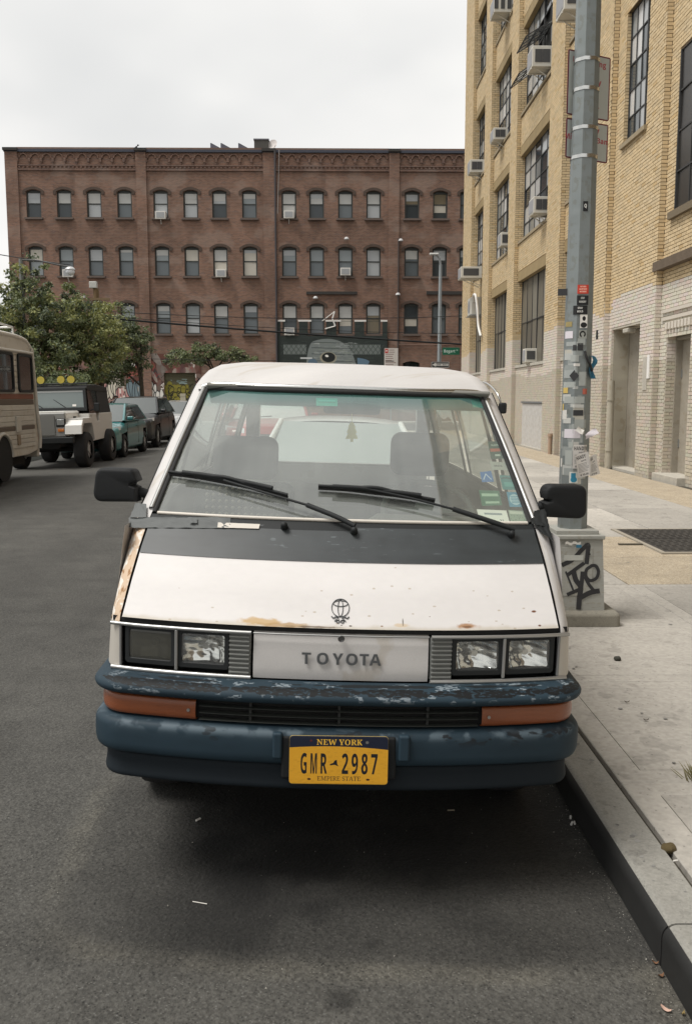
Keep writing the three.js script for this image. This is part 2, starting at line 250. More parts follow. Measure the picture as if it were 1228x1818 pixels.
// ------------------------------------------------------------------ yellow brick factory on the right
{
  const B = thing('yellow_brick_building', 'long yellow brick factory with pilasters and steel windows, its base painted cream', 'building');
  const mortarUp = std(.13, .09, .048, .95), mortarLow = std(.47, .43, .36, .95), coreM = std(.3, .22, .12, .95);
  const XF = 6.0, XS = 6.14, XA = 6.12, XB = 6.24, TOP = 21.8, Y0 = .06;
  const pil = [[-42.4, -40.0], [-36.9, -35.4], [-31.6, -30.45], [-25.9, -24.4], [-21.4, -20.2]];
  const fl = [[2.70, 5.43], [6.72, 9.40], [10.72, 13.35], [14.70, 17.30], [18.70, 21.25]];
  const faces = [];   // {k:'x', x, z0, z1, y0, y1, holes} faces -x ; {k:'z', z, x0, x1, y0, y1} faces +z
  const back = (name, x0, x1, y0, y1, z0, z1) => { const s = 3.72; if (y0 < s && y1 > s) { mk(name, box2(x0, x1, y0, s, z0, z1), mortarLow, B); mk(name, box2(x0, x1, s, y1, z0, z1), mortarUp, B); } else mk(name, box2(x0, x1, y0, y1, z0, z1), y1 <= s ? mortarLow : mortarUp, B); };
  pil.forEach(([a, b], i) => {
    back('pilaster', XF, 7.2, Y0, TOP, a, b);
    faces.push({ k: 'x', x: XF, z0: b, z1: a, y0: Y0, y1: TOP }, { k: 'z', z: b, x0: XF, x1: i < 4 ? 6.40 : 6.12, y0: Y0, y1: TOP });
  });
  // bays between the pilasters
  const bays = [[-40.0, -36.9], [-35.4, -31.6], [-30.45, -25.9], [-24.4, -21.4]];
  const sillM = std(.42, .34, .22, .85, 0, { map: rep(T.mottle, .7) }), sillW = std(.6, .56, .48, .85, 0, { map: rep(T.mottle, .7) }), lintelM = std(.42, .31, .155, .85, 0, { map: rep(T.mottle, .8) });
  const spandrels = [];
  for (const [a, b] of bays) {
    let y = Y0;
    fl.forEach(([p, q], f) => {
      back('spandrel', XS, 7.1, y, p - .085, a + .002, b - .002);
      faces.push({ k: 'x', x: XS, z0: b, z1: a, y0: y + (f ? .33 : 0), y1: p - .085 });
      if (f) mk('lintel', box2(XS - .012, XS + .3, y - .001, y + .30, a + .003, b - .003), lintelM, B);
      mk('window_sill', box2(XS - .05, XS + .32, p - .085, p, a + .004, b - .004), f ? sillM : sillW, B);
      spandrels.push([a, b, y + .36]);
      y = q;
    });
    back('spandrel', XS, 7.1, y, TOP, a + .002, b - .002); faces.push({ k: 'x', x: XS, z0: b, z1: a, y0: y + .33, y1: TOP }); mk('lintel', box2(XS - .012, XS + .3, y - .001, y + .30, a + .003, b - .003), lintelM, B);
  }
  // wall A and wall B, each set back half a brick, with openings
  const holesA = [[-19.68, -18.28, 6.90, 9.52], [-19.68, -18.28, 10.8, 13.4], [-19.68, -18.28, 14.8, 17.4], [-20.01, -18.15, .02, 3.10]];
  const holesB = [[-16.93, -13.2, 5.0, 7.80], [-16.93, -13.2, 10.8, 13.4], [-16.93, -13.2, 14.8, 17.4], [-17.0, -15.85, .02, 2.76]];
  // extrude along x: shape x = -z, y = y ; rotateY(90deg) sends shape-x to -z
  const wallExt = (x, z0, z1, holes) => {
    for (const [ya, yb, m] of [[Y0, 3.72, mortarLow], [3.72, TOP, mortarUp]]) {
      const low = holes.filter(h => h[2] < Y0 && ya === Y0), pts = low.length ? [[-z0, ya], [-low[0][1], ya], [-low[0][1], low[0][3]], [-low[0][0], low[0][3]], [-low[0][0], ya], [-z1, ya], [-z1, yb], [-z0, yb]] : [[-z0, ya], [-z1, ya], [-z1, yb], [-z0, yb]];
      const s = poly(pts);
      for (const [ha, hb, p, q] of holes) if (p > ya && q < yb) s.holes.push(new THREE.Path([[-hb, p], [-hb, q], [-ha, q], [-ha, p]].map(v => new THREE.Vector2(...v))));
      mk('wall', ext(s, .55).rotateY(Math.PI / 2).translate(x, 0, 0), m, B);
    }
    faces.push({ k: 'x', x, z0, z1, y0: Y0, y1: TOP, holes });
  };
  wallExt(XA, -17.35, -20.195, holesA); faces.push({ k: 'z', z: -17.35, x0: XA, x1: XB, y0: Y0, y1: TOP });
  wallExt(XB, 14, -17.345, holesB);
  faces[faces.length - 1].z0 = -8.5;
  for (const [ha, hb, p, q] of [...holesA.map(h => [...h, XA]), ...holesB.map(h => [...h, XB])]) { const x = holesA.some(h => h[0] === ha) ? XA : XB; faces.push({ k: 'z', z: ha, x0: x, x1: x + (p < 1 ? .3 : x === XA ? .09 : .03), y0: p, y1: q }); }
  mk('rear_mass', box2(7.0, 24, 0, TOP - .2, -42.35, 14), coreM, B);
  mk('parapet_coping', box2(5.9, 7.3, TOP, TOP + .2, -42.5, 14), sillM, B);
  // bricks
  const bw = .203, bh = .0555, pw = .2125, ph = .067, pr = .010;
  const inst = [], col = new THREE.Color(), R = rng(77);
  const paintTop = z => 3.62 + .28 * (fbm(z * .9 + 3, 1, 31, 3) - .5) + (z > -20 ? .15 : -.12), paintMid = z => 2.32 + .25 * (fbm(z * .7 + 9, 4, 32, 3) - .5);
  const tint = (y, z) => {
    const k = .90 + .20 * R();
    if (y < paintMid(z)) return [.47 * (.95 + .1 * R()), .425 * (.95 + .08 * R()), .345 * (.95 + .08 * R())];
    if (y < paintTop(z)) return [.61 * (.93 + .1 * R()), .545 * (.93 + .1 * R()), .47 * (.93 + .1 * R())];
    const w = R(); return w < .05 ? [.52 * k, .375 * k, .195 * k] : w < .35 ? [.575 * k, .455 * k, .285 * k] : [.585 * k, .452 * k, .27 * k];
  };
  for (const f of faces) {
    const u0 = f.k === 'x' ? f.z1 : f.x0, u1 = f.k === 'x' ? f.z0 : f.x1;
    for (let r = 0, y = f.y0 + .004; y + bh <= f.y1 + .01; y += ph, r++) {
      const off = (r % 2) * pw / 2;
      for (let u = u0 - off; u < u1; u += pw) {
        let a = Math.max(u + .004, u0 + .002), b = Math.min(u + bw, u1 - .002); if (b - a < .03) continue;
        const yc = y + bh / 2;
        let cut = false;
        for (const [ha, hb, p, q] of f.holes || []) if (yc > p - .01 && yc < q + .01 && b > ha && a < hb) { if (a < ha - .03) b = ha - .002; else if (b > hb + .03) a = hb + .002; else { cut = true; } if (b - a < .03) cut = true; }
        if (cut) continue;
        const c = (a + b) / 2, d = pr * (.7 + .6 * R());
        if (f.k === 'x') inst.push({ x: f.x - d / 2 + .004, y: yc, z: c, lx: d + .008, ly: bh, lz: b - a, c: tint(yc, c), w: c, face: f });
        else inst.push({ x: c, y: yc, z: f.z + d / 2 - .004, lx: b - a, ly: bh, lz: d + .008, c: tint(yc, f.z), w: f.z, face: f });
      }
    }
  }
  // the 300 bricks that show largest are parts of their own
  const near = inst.filter(b => b.face.k === 'x' && b.z < -15.9 && b.z > -18.0 && b.y > 1.2 && b.y < 6.3).sort((a, b) => Math.hypot(a.x, a.y - EYE, a.z) - Math.hypot(b.x, b.y - EYE, b.z)).slice(0, 300);
  const nearSet = new Set(near), unit = new THREE.BoxGeometry(1, 1, 1);
  const bumpB = { bumpMap: rep(T.fineBump, .6), bumpScale: .0015 };
  const nm = {}; for (const b of near) { const key = b.c.map(v => Math.round(v * 22)).join(); nm[key] ||= std(...b.c, .9); const m = mk('brick', unit, nm[key], B); m.position.set(b.x, b.y, b.z); m.scale.set(b.lx, b.ly, b.lz); }
  const rest = inst.filter(b => !nearSet.has(b)), im = new THREE.InstancedMesh(unit, std(1, 1, 1, .9), rest.length), m4 = new THREE.Matrix4();
  rest.forEach((b, i) => { m4.makeScale(b.lx, b.ly, b.lz).setPosition(b.x, b.y, b.z); im.setMatrixAt(i, m4); im.setColorAt(i, col.setRGB(...b.c)); });
  im.name = 'brickwork'; im.userData.kind = 'stuff'; im.castShadow = im.receiveShadow = true; B.add(im);
  // dashes of open header joints over the lintels of the third bay
  for (const [a, b, y] of spandrels) if (y > 3) { const l = []; for (let z = a + .1; z < b - .1; z += .107) l.push(bx(.02, .062, .05, XS + .004, y - .03, z)); mk('soldier_course', merge(l), std(.30, .2, .09, .95), B); }

  // steel windows: bars and single panes
  const fr = std(.05, .05, .05, .6, .3), glass = [phy(.50, .50, .49, .15), phy(.36, .37, .37, .1), phy(.08, .09, .095, .05), phy(.22, .235, .235, .08), phy(.60, .59, .57, .2), phy(.04, .045, .05, .05)], dusty = [std(.15, .135, .105, .5), std(.19, .175, .14, .55), std(.11, .10, .08, .45), std(.24, .22, .18, .6)];
  const paneGeo = {};
  function steelWindow(x, z0, z1, y0, y1, cols, rows, mats, skip = () => false, label) {
    const w = part('window', B), cw = (z1 - z0) / cols, rh = (y1 - y0) / rows, l = [];
    for (let i = 0; i <= cols; i++) l.push(box2(x - (i % 3 === 0 ? .035 : .022), x + .02, y0, y1, z0 + cw * i - (i % 3 === 0 ? .022 : .011), z0 + cw * i + (i % 3 === 0 ? .022 : .011)));
    for (let j = 0; j <= rows; j++) l.push(box2(x - .024, x + .018, y0 + rh * j - .013, y0 + rh * j + .013, z0, z1));
    mk('frame', merge(l), fr, w);
    const key = cw.toFixed(3) + rh.toFixed(3); paneGeo[key] ||= new THREE.BoxGeometry(.006, rh - .016, cw - .016);
    for (let j = 0; j < rows; j++) for (let i = 0; i < cols; i++) { if (skip(i, j)) continue; const m = mk('pane', paneGeo[key], mats[Math.floor(Math.pow(R(), 1.4) * mats.length)], w); m.position.set(x, y0 + rh * (j + .5), z0 + cw * (i + .5)); m.rotation.set(0, (R() - .5) * .05, (R() - .5) * .03); }
    mk('room_behind', box2(x + .08, x + .1, y0, y1, z0, z1), std(.02, .02, .018, .95), w);
    return w;
  }
  bays.forEach(([a, b], i) => fl.forEach(([p, q], f) => {
    if (f === 4) { steelWindow(6.38, a + .03, b - .03, p, q, 2, 2, glass); return; }
    const open = i === 2 && f === 2;
    steelWindow(6.31, a + .03, b - .03, p, q, i === 3 ? 4 : 6, f ? 5 : 2, f ? glass : dusty, open ? (c, r) => (r === 2 || r === 3) && (c === 2 || c === 3) : undefined);
  }));
  for (const [ha, hb, p, q] of holesA.slice(0, 3)) { steelWindow(6.225, ha + .01, hb - .01, p, q, 4, 5, [glass[2], glass[3], glass[1], glass[4]]); mk('window_sill', box2(6.05, 6.4, p - .09, p - .002, ha - .06, hb + .06), sillM, B); }
  for (const [ha, hb, p, q] of holesB.slice(0, 3)) { steelWindow(6.27, ha + .01, hb - .01, p, q, 6, 4, [std(.02, .018, .016, .35), std(.028, .025, .02, .3)]); mk('window_sill', box2(6.15, 6.5, p - .13, p - .002, ha - .1, hb + .1), std(.16, .125, .08, .9), B); }
  // tilted-out sashes of the open window in the third bay
  for (const [y, z, len, tl] of [[12.33, -27.6, 1.0, 1.0], [11.70, -28.35, 1.1, 1.15]]) {
    const w = part('open_sash', B), l = []; for (let i = 0; i <= 3; i++) l.push(bx(.03, .03, 1.3, -len * i / 3, 0, 0)); for (let i = 0; i <= 4; i++) l.push(bx(len, .025, .025, -len / 2, 0, -.65 + 1.3 * i / 4));
    mk('frame', merge(l), fr, w); mk('pane', bx(len - .04, .006, 1.26, -len / 2, 0, 0), phy(.92, .93, .93, .03, { transmission: .97, thickness: 0 }), w); w.position.set(6.36, y, z); w.rotation.z = tl * .55;
  }
  // stone band, doors and small wall furniture
  mk('stone_band', box2(6.08, 6.3, 4.0, 4.17, -17.5, -9), std(.17, .125, .085, .9, 0, { map: rep(T.mottle, .6) }), B);
  const doorM = [std(.36, .325, .265, .6, 0, { map: rep(T.grime, 1.4) }), std(.40, .36, .295, .6, 0, { map: rep(T.grime, 1.1) })], paintT = std(.47, .43, .345, .8, 0, { map: rep(T.grime, 1.6) });
  { const d = part('door', B); mk('door_leaf', box2(6.50, 6.55, .1, 3.08, -19.60, -18.74), doorM[0], d); mk('door_leaf', box2(6.47, 6.52, .1, 3.08, -18.70, -17.80), doorM[1], d); mk('reveal', box2(6.16, 6.5, .1, 3.10, -19.66, -19.61), paintT, d); mk('mid_rail', box2(6.462, 6.475, 1.55, 1.60, -18.68, -17.82), doorM[0], d); mk('door_gap', box2(6.50, 6.56, .1, 3.08, -18.745, -18.695), M.under, d); mk('lamp_box', rb(.2, .09, .3, .02, 6.2, 3.02, -18.7), sillW, d); mk('door_pull', box2(6.44, 6.47, 1.75, 2.0, -18.63, -18.60), M.steel, d); mk('threshold', box2(6.13, 6.6, .06, .125, -19.62, -17.80), sillW, d); d.position.z = -.37; }
  { const d = part('door', B); mk('door_leaf', box2(6.52, 6.57, .22, 2.70, -16.33, -15.26), doorM[1], d); mk('door_frame', merge([box2(6.40, 6.56, .2, 2.745, -16.365, -16.31), box2(6.40, 6.56, 2.69, 2.745, -16.31, -15.23)]), doorM[0], d); mk('handle', merge([rb(.05, .1, .04, .01, 6.50, 1.2, -15.36), bar([6.48, 1.2, -15.36], [6.48, 1.2, -15.48], .012)]), M.black, d); mk('step', rb(.5, .16, 1.25, .01, 6.32, .14, -15.79), sillW, d); mk('hinge', box2(6.505, 6.52, .7, .85, -16.31, -16.28), M.steel, d); mk('hinge', box2(6.505, 6.52, 2.0, 2.15, -16.31, -16.28), M.steel, d); d.position.z = -.63; }
  // dentils over the second door
  for (let i = 0; i < 8; i++) mk('dentil_brick', rb(.07, .13, .095, .006, 6.215, 2.95, -16.95 + .155 * i, 1), std(.58, .53, .46, .9), B);
  mk('corbel_course', box2(6.20, 6.26, 3.06, 3.12, -17.25, -15.6), std(.55, .5, .43, .9), B); mk('corbel_course', box2(6.19, 6.26, 3.20, 3.26, -17.25, -15.6), std(.55, .5, .43, .9), B);
  // white sheet-metal panel and pipe at the foot of the third bay
  { const p = part('steel_shutter', B); for (let i = 0; i < 6; i++) mk('shutter_panel', rb(.03, 1.36, .515, .006, 6.10, .78, -28.8 + .52 * i, 1), std(.62, .60, .57, .7, 0, { map: rep(T.grime, .9) }), p); mk('head_rail', box2(6.05, 6.14, 1.47, 1.52, -29.1, -25.95), M.steel, p); mk('foot_rail', box2(6.02, 6.14, .09, .14, -29.1, -25.9), sillW, p); }
  mk('drain_pipe', merge([cyl(.075, .075, 1.9, 14, 6.06, 1.05, -19.72), cyl(.09, .09, .06, 14, 6.06, .5, -19.72), cyl(.09, .09, .06, 14, 6.06, 1.6, -19.72)]), paintT, B);
  mk('notice_board', box2(6.095, 6.114, 1.78, 2.42, -17.86, -17.62), sillW, B); mk('notice_board', box2(6.085, 6.108, 2.0, 2.45, -17.60, -17.48), M.paperWhite, B);
  mk('meter_plate', box2(5.985, 6.0, 2.95, 3.15, -20.75, -20.6), M.black, B); mk('standpipe', merge([cyl(.05, .05, .5, 12, 5.93, .35, -24.6), cyl(.07, .07, .08, 12, 5.93, .62, -24.6)]), std(.35, .25, .18, .8), B);

  // window air conditioners, each its own thing
  const acM = std(.58, .56, .50, .6), acG = std(.06, .06, .06, .7), acF = std(.30, .30, .31, .6);
  function ac(name, label, x, y, z, w, h, d, louv = 2) {   // sticks out of the wall towards -x; sits at its base centre
    const t = thing('air_conditioner', label, 'air conditioner', [x, y, z], 0, 'air conditioners on the yellow building');
    mk('casing', rb(d, h, w, .015, 0, h / 2, 0), acM, t);
    mk('coil_grille', bx(.012, h * .78, w * .86, -d / 2 - .004, h / 2, 0), acF, t);
    for (let i = 0; i < louv; i++) mk('side_louvre', bx(d * .8 / louv - .03, h * .62, .012, -d * .02 + (i - (louv - 1) / 2) * d * .36, h * .52, w / 2 + .004), acG, t);
    for (const s of [-1, 1]) mk('bracket', merge([bar([d * .5, -.3, s * w * .3], [-d * .3, -.004, s * w * .3], .015), bx(d, .025, .03, 0, -.012, s * w * .3)]), acM, t);
    return t;
  }
  ac(0, 'boxy white air conditioner on angled brackets, top floor by the sky side', 5.86, 14.75, -33.1, .8, .52, .62, 3);
  ac(0, 'beige air conditioner below the two tilted black window sashes', 5.95, 10.92, -27.1, .7, .56, .6, 2);
  ac(0, 'large air conditioner high up, half hidden behind the steel pole', 5.84, 10.85, -23.2, .8, .62, .6, 2);
  ac(0, 'beige air conditioner with two dark louvres, second floor beside the pole', 5.98, 6.85, -26.75, .65, .46, .52, 2);
  ac(0, 'air conditioner at far left of the yellow wall, jutting past the corner edge', 5.62, 6.45, -37.7, .85, .45, .85, 2);
  ac(0, 'small old air conditioner with an open dark side, third floor far bay', 5.93, 10.8, -38.6, .7, .5, .6, 2);
  ac(0, 'air conditioner with drip tray at the foot of the third floor middle window', 5.98, 10.75, -33.7, .7, .4, .5, 2);
  ac(0, 'small air conditioner on the second floor, middle bay, beside broken blinds', 6.02, 6.85, -32.2, .5, .45, .42, 1);
  ac(0, 'small air conditioner low in the ground floor window, standing on the sill', 6.12, 2.72, -28.3, .42, .42, .36, 1);
  { const t = thing('condenser_unit', 'beige outdoor condenser on a wall shelf with a white looping hose', 'condenser', [5.92, 5.02, -38.3]);
    mk('casing', rb(.42, .72, 1.0, .03, 0, .38, 0), acM, t); mk('fan_grille', cyl(.26, .26, .02, 24).rotateZ(Math.PI / 2).translate(-.215, .38, -.12), acF, t); mk('shelf', bx(.6, .04, 1.15, .05, 0, 0), M.steel, t);
    mk('hose', tube([[-.1, .55, .5], [-.18, .75, .9], [-.16, .72, 1.25], [-.1, .2, 1.4], [-.06, -.5, 1.5], [-.02, -.95, 1.9]], .05, 8, 40), std(.7, .69, .67, .7), t); }
}

// ------------------------------------------------------------------ the white van
const ROLL = 1.75 * DEG, VZ = -2.70;
{
  const VAN = thing('passenger_van', 'old white van with black hood stripe and scuffed blue bumper parked facing the camera', 'van', [0, 0, VZ]);
  VAN.rotation.z = -ROLL; VAN.updateMatrixWorld(true);
  const inv = VAN.matrixWorld.clone().invert();
  // body section by height: centre z of the front, half width of the flat front, half width past the corner, bow, widest half width, rear z
  const K = [[.30, -.12, .70, .775, .08, .79, -4.30], [.72, -.088, .71, .778, .08, .822, -4.36], [.885, -.086, .715, .768, .085, .83, -4.37], [1.0, -.172, .70, .758, .083, .825, -4.37], [1.10, -.262, .685, .748, .08, .816, -4.36], [1.19, -.352, .668, .737, .078, .803, -4.34], [1.42, -.640, .617, .685, .088, .745, -4.28], [1.655, -.945, .560, .630, .10, .675, -4.18], [1.69, -1.015, .54, .615, .10, .657, -4.14], [1.725, -1.12, .52, .598, .10, .642, -4.06], [1.755, -1.27, .485, .565, .10, .605, -3.92], [1.775, -1.48, .42, .49, .09, .535, -3.7], [1.788, -1.78, .30, .36, .07, .40, -3.4], [1.796, -2.25, .06, .09, .03, .10, -2.7]];
  const sec = y => { let i = 0; while (i < K.length - 2 && y > K[i + 1][0]) i++; const a = K[i], b = K[i + 1], t = clamp((y - a[0]) / (b[0] - a[0])); return a.map((v, k) => lerp(v, b[k], t)); };
  const frontZ = (x, y) => { const q = sec(y), s = Math.abs(x / q[2]); return s <= 1 ? q[1] - q[4] * Math.pow(s, 2.3) : q[1] - q[4] - .35 * (Math.abs(x) - q[2]); };
  const slopeYaw = (x, y) => { const e = .004; return -Math.atan((frontZ(x + e, y) - frontZ(x - e, y)) / (2 * e)); };
  const front = (s, y, o = 0) => { const q = sec(y), x = q[2] * s, n = frontN(x, y); return [x + n.x * o, y + n.y * o, frontZ(x, y) + n.z * o]; };
  function frontN(x, y) { const e = .004, dx = (frontZ(x + e, y) - frontZ(x - e, y)) / (2 * e), dy = (frontZ(x, y + e) - frontZ(x, y - e)) / (2 * e); return V(-dx, -dy, 1).normalize(); }
  const corner = (c, y, sg, o = 0) => { const q = sec(y), rc = .14, a = c * Math.PI / 2, x = q[2] + (q[3] - q[2]) * Math.sin(a), z = q[1] - q[4] - rc * (1 - Math.cos(a)); return [sg * (x + o * Math.sin(a)), y, z + o * Math.cos(a)]; };
  const sideX = (z, y) => { const q = sec(y), zs = q[1] - q[4] - .14; const t = clamp((zs - z) / .75); return lerp(q[3], q[5], 1 - (1 - t) * (1 - t)) - .03 * sstep(-3.2, -4.3, z); };
  // helper: where a line of sight of the photograph meets the front skin, in the van's own axes
  function hit(px, py, o = 0) {
    const A = camera.position.clone().applyMatrix4(inv), D = ray(px, py).transformDirection(inv);
    let a = 2.2, b = 4.6; const F = t => { const p = A.clone().addScaledVector(D, t); return p.z - frontZ(p.x, clamp(p.y, .35, 1.7)); };
    for (let i = 0; i < 40; i++) { const m = (a + b) / 2; F(m) > 0 ? a = m : b = m; }
    const p = A.addScaledVector(D, a), n = frontN(p.x, p.y); return p.addScaledVector(n, o);
  }
  const patch = (f, u0, u1, v0, v1, nu, nv, uvf, keep) => grid(nu, nv, (u, v) => f(lerp(u0, u1, u), lerp(v0, v1, v)), uvf, keep);
  const metre = (u, v, p) => [p[0] + p[2], p[1]];

  // paint: yellowed white with rust bites; positions follow the photograph's hood
  const hoodTex = dtex(1024, 512, (u, v) => {
    const n = fbm(u * 6, v * 3, 101, 5), f = fbm(u * 60, v * 30, 102, 3); let c = .655 + .05 * (n - .5) + .03 * (f - .5), r = c, g = c * .97, b = c * .955;
    const mixTo = (k, R_, G_, B_) => { r = lerp(r, R_, k); g = lerp(g, G_, k); b = lerp(b, B_, k); };
    mixTo(.5 * sstep(.05, .0, v + .03 * (fbm(u * 40, 2, 105, 3) - .5)), .42, .36, .25);
    const stain = (cu, cv, w, h, seed) => { const d = Math.hypot((u - cu) / w, (v - cv) / h) + .9 * (fbm(u * 60, v * 24, seed, 4) - .5); return sstep(1.0, .45, d); };
    mixTo(.85 * stain(.315, .045, .07, .045, 111), .50, .33, .14); mixTo(.8 * stain(.375, .018, .07, .03, 113), .40, .25, .10); mixTo(.8 * stain(.44, .012, .07, .012, 117), .12, .08, .05);
    mixTo(.9 * stain(.785, .04, .032, .03, 121), .36, .18, .07); mixTo(.7 * stain(.785, .032, .014, .016, 122), .10, .05, .03); mixTo(.6 * stain(.635, .045, .022, .022, 123), .55, .40, .22); mixTo(.9 * stain(.638, .075, .0022, .05, 124), .1, .08, .06);
    mixTo(stain(.948, .17, .006, .013, 125), .15, .06, .03); mixTo(stain(.955, .03, .004, .009, 126), .12, .05, .03); mixTo(stain(.70, .13, .003, .006, 127), .10, .05, .03); mixTo(stain(.59, .035, .004, .008, 128), .2, .1, .04); mixTo(stain(.52, .03, .004, .008, 129), .05, .03, .02); mixTo(stain(.50, .035, .003, .006, 130), .05, .03, .02);
    for (let i = 0; i < 26; i++) { const a = hash(i, 1, 7), q = hash(i, 2, 7) * .66; const d = Math.hypot((u - a) * 2, v - q); if (d < .004 + .004 * hash(i, 3, 7)) mixTo(.55, .35, .27, .18); }
    return [r, g, b];
  }, true, false);
  const hoodMat = phy(1, 1, 1, .58, { map: hoodTex, specularIntensity: .6 });
  const rustTex = dtex(256, 512, (u, v) => { const k = sstep(.50, .66, fbm(u * 5, v * 26, 131, 5) + .14 * (1 - u)), d = sstep(.6, .75, fbm(u * 8, v * 30, 133, 4)); let r = lerp(.72, .55, k), g = lerp(.67, .42, k), b = lerp(.61, .30, k); return [lerp(r, .3, d * k), lerp(g, .16, d * k), lerp(b, .07, d * k)]; }, true, false);
  const rustMat = std(1, 1, 1, .75, 0, { map: rustTex });
  const wm = M.white;

  // hood panel, stripe, corner fenders, A pillars, roof, header
  mk('hood', patch((s, y) => front(s, y, .002 + .0035 * (fbm(s * 2.2 + 7, y * 9, 99, 3) - .5)), -.996, .996, .893, 1.183, 48, 20, (u, v) => [u, v]), hoodMat, VAN);
  const stripeTex = dtex(512, 256, (u, v) => { const n = fbm(u * 5, v * 3, 141, 5), st = fbm(u * 30, v * 3, 143, 4), sc = sstep(.70, .80, fbm(u * 40, v * 14, 145, 4)); const c = .034 + .022 * (n - .5) + .012 * (st - .5) + .06 * sc * sstep(.5, .7, n); return [c * .92, c * 1.08, c * 1.16]; }, true, false);
  mk('hood_stripe', patch((s, y) => front(s, y, .0045 + .0035 * (fbm(s * 2.2 + 7, y * 9, 99, 3) - .5)), -.995, .995, 1.079, 1.181, 48, 8, (u, v) => [u, v]), std(1, 1, 1, .5, 0, { map: stripeTex }), VAN, 'faded black tape stripe across the top of the hood');
  mk('inner_shell', merge([patch((s, y) => front(s, y, -.018), -1, 1, .884, 1.19, 24, 12), patch((s, y) => front(s, y, -.06), -1, 1, .40, .715, 24, 12), patch((c, y) => corner(c, y, 1, -.018), 0, 1, .40, 1.65, 8, 20), patch((c, y) => corner(c, y, -1, -.018), 0, 1, .40, 1.65, 8, 20)]), M.under, VAN);
  for (const sg of [-1, 1]) {
    mk('fender', patch((c, y) => corner(c, y, sg), .07, 1, .725, 1.186, 10, 16, (u, v) => [u, v]), sg < 0 ? rustMat : wm, VAN, sg < 0 ? 'rust-eaten front corner of the body' : undefined);
    mk('pillar', patch((c, y) => corner(c, y, sg), .05, 1, 1.188, 1.66, 10, 20, metre), wm, VAN);
    mk('drip_rail', tube([0, .25, .5, .75, 1].map(t => corner(.92, lerp(1.20, 1.66, t), sg, .003)), .0035, 6), M.black, VAN);
    // bright moulding between glass and pillar
    mk('windshield_moulding', tube([0, .25, .5, .75, 1].map(t => corner(.10, lerp(1.215, 1.645, t), sg, .005)), .010, 8), M.dullChrome, VAN);
    mk('glass_seal', tube([0, .25, .5, .75, 1].map(t => front(sg * .99, lerp(1.20, 1.65, t), .004)), .008, 8), M.rubber, VAN);
  }
  mk('windshield_moulding', tube([-1.03, -.98, -.6, -.3, 0, .3, .6, .98, 1.03].map(s => front(s, 1.652 - (Math.abs(s) > 1 ? .012 : 0), .008)), .011, 8), M.chrome, VAN);
  mk('glass_seal', tube([-.985, -.6, -.3, 0, .3, .6, .985].map(s => front(s, 1.640, .006)), .009, 8), M.rubber, VAN);
  mk('windshield_moulding', tube([-.97, -.6, -.3, 0, .3, .6, .97].map(s => front(s, 1.199, .007)), .006, 8), std(.62, .58, .52, .5), VAN);
  // roof in one skin: rows of height, perimeter all round
  const ring = (y, t) => { // t 0..1 from front centre round the right side to rear centre
    const q = sec(y), zs = q[1] - q[4] - .14; if (t < .3) return [q[2] * t / .3, y, frontZ(q[2] * t / .3, y)]; if (t < .42) return corner((t - .3) / .12, y, 1);
    if (t < .85) { const z = lerp(zs, q[6] + .12, (t - .42) / .43); return [sideX(z, y), y, z]; } if (t < .92) { const a = (t - .85) / .07 * Math.PI / 2, w = sideX(q[6] + .12, y); return [w - .12 * (1 - Math.cos(a)), y, q[6] + .12 - .12 * Math.sin(a)]; }
    const w = Math.max(sideX(q[6] + .12, y) - .12, 0); return [w * (1 - (t - .92) / .08), y, q[6]];
  };
  const roofY = v => { const k = [1.658, 1.675, 1.69, 1.707, 1.725, 1.740, 1.755, 1.766, 1.775, 1.782, 1.788, 1.793, 1.796], f = v * (k.length - 1), i = Math.min(k.length - 2, Math.floor(f)); return lerp(k[i], k[i + 1], f - i); };
  mk('roof', grid(180, 36, (u, v) => { const t = Math.abs(u - .5) * 2, p = ring(roofY(v), t); return [p[0] * (u < .5 ? -1 : 1), p[1], p[2]]; }, metre), wm, VAN);
  // body sides: lower panels with wheel arches, window strips
  const archZ = [-.98, -3.22], archR = .36;
  const lower = (z0, z1, sg, y0 = .34, y1 = 1.17) => patch((z, y) => [sg * sideX(z, y), y, z], z0, z1, y0, y1, Math.max(6, Math.round(Math.abs(z1 - z0) / .04)), 22, metre, (u, v) => { const z = lerp(z0, z1, u), y = lerp(y0, y1, v); return archZ.every(a => Math.hypot(z - a, y - .31) > archR); });
  for (const sg of [-1, 1]) {
    const s0 = -.315;
    mk('fender', lower(s0 - .02, -.56, sg, .72, 1.17), wm, VAN);
    mk('front_door', lower(-.565, -1.62, sg), wm, VAN); mk('side_door', lower(-1.628, -2.75, sg), wm, VAN); mk('rear_quarter', lower(-2.758, -4.22, sg), wm, VAN);
    mk('belt_rail', patch((z, y) => [sg * (sideX(z, y) + .003), y, z], -.62, -4.2, 1.14, 1.19, 60, 2, metre), wm, VAN);
    for (const z of [-1.62, -2.75, -3.9]) mk('side_pillar', patch((zz, y) => [sg * sideX(zz, y), y, zz], z + .05, z - .05, 1.19, 1.66, 4, 14, metre), wm, VAN);
    mk('side_pillar', patch((zz, y) => [sg * sideX(zz, y), y, zz], -3.95, -4.2, 1.19, 1.66, 6, 14, metre), wm, VAN);
    const gl = phy(.82, .86, .84, .02, { transmission: .9, thickness: 0, ior: 1.5 });
    for (const [a, b] of [[-1.62, -2.70], [-2.80, -3.85]]) mk('side_window', patch((zz, y) => [sg * (sideX(zz, y) - .008), y, zz], a - .04, b + .04, 1.20, 1.63, 8, 10, metre), gl, VAN);
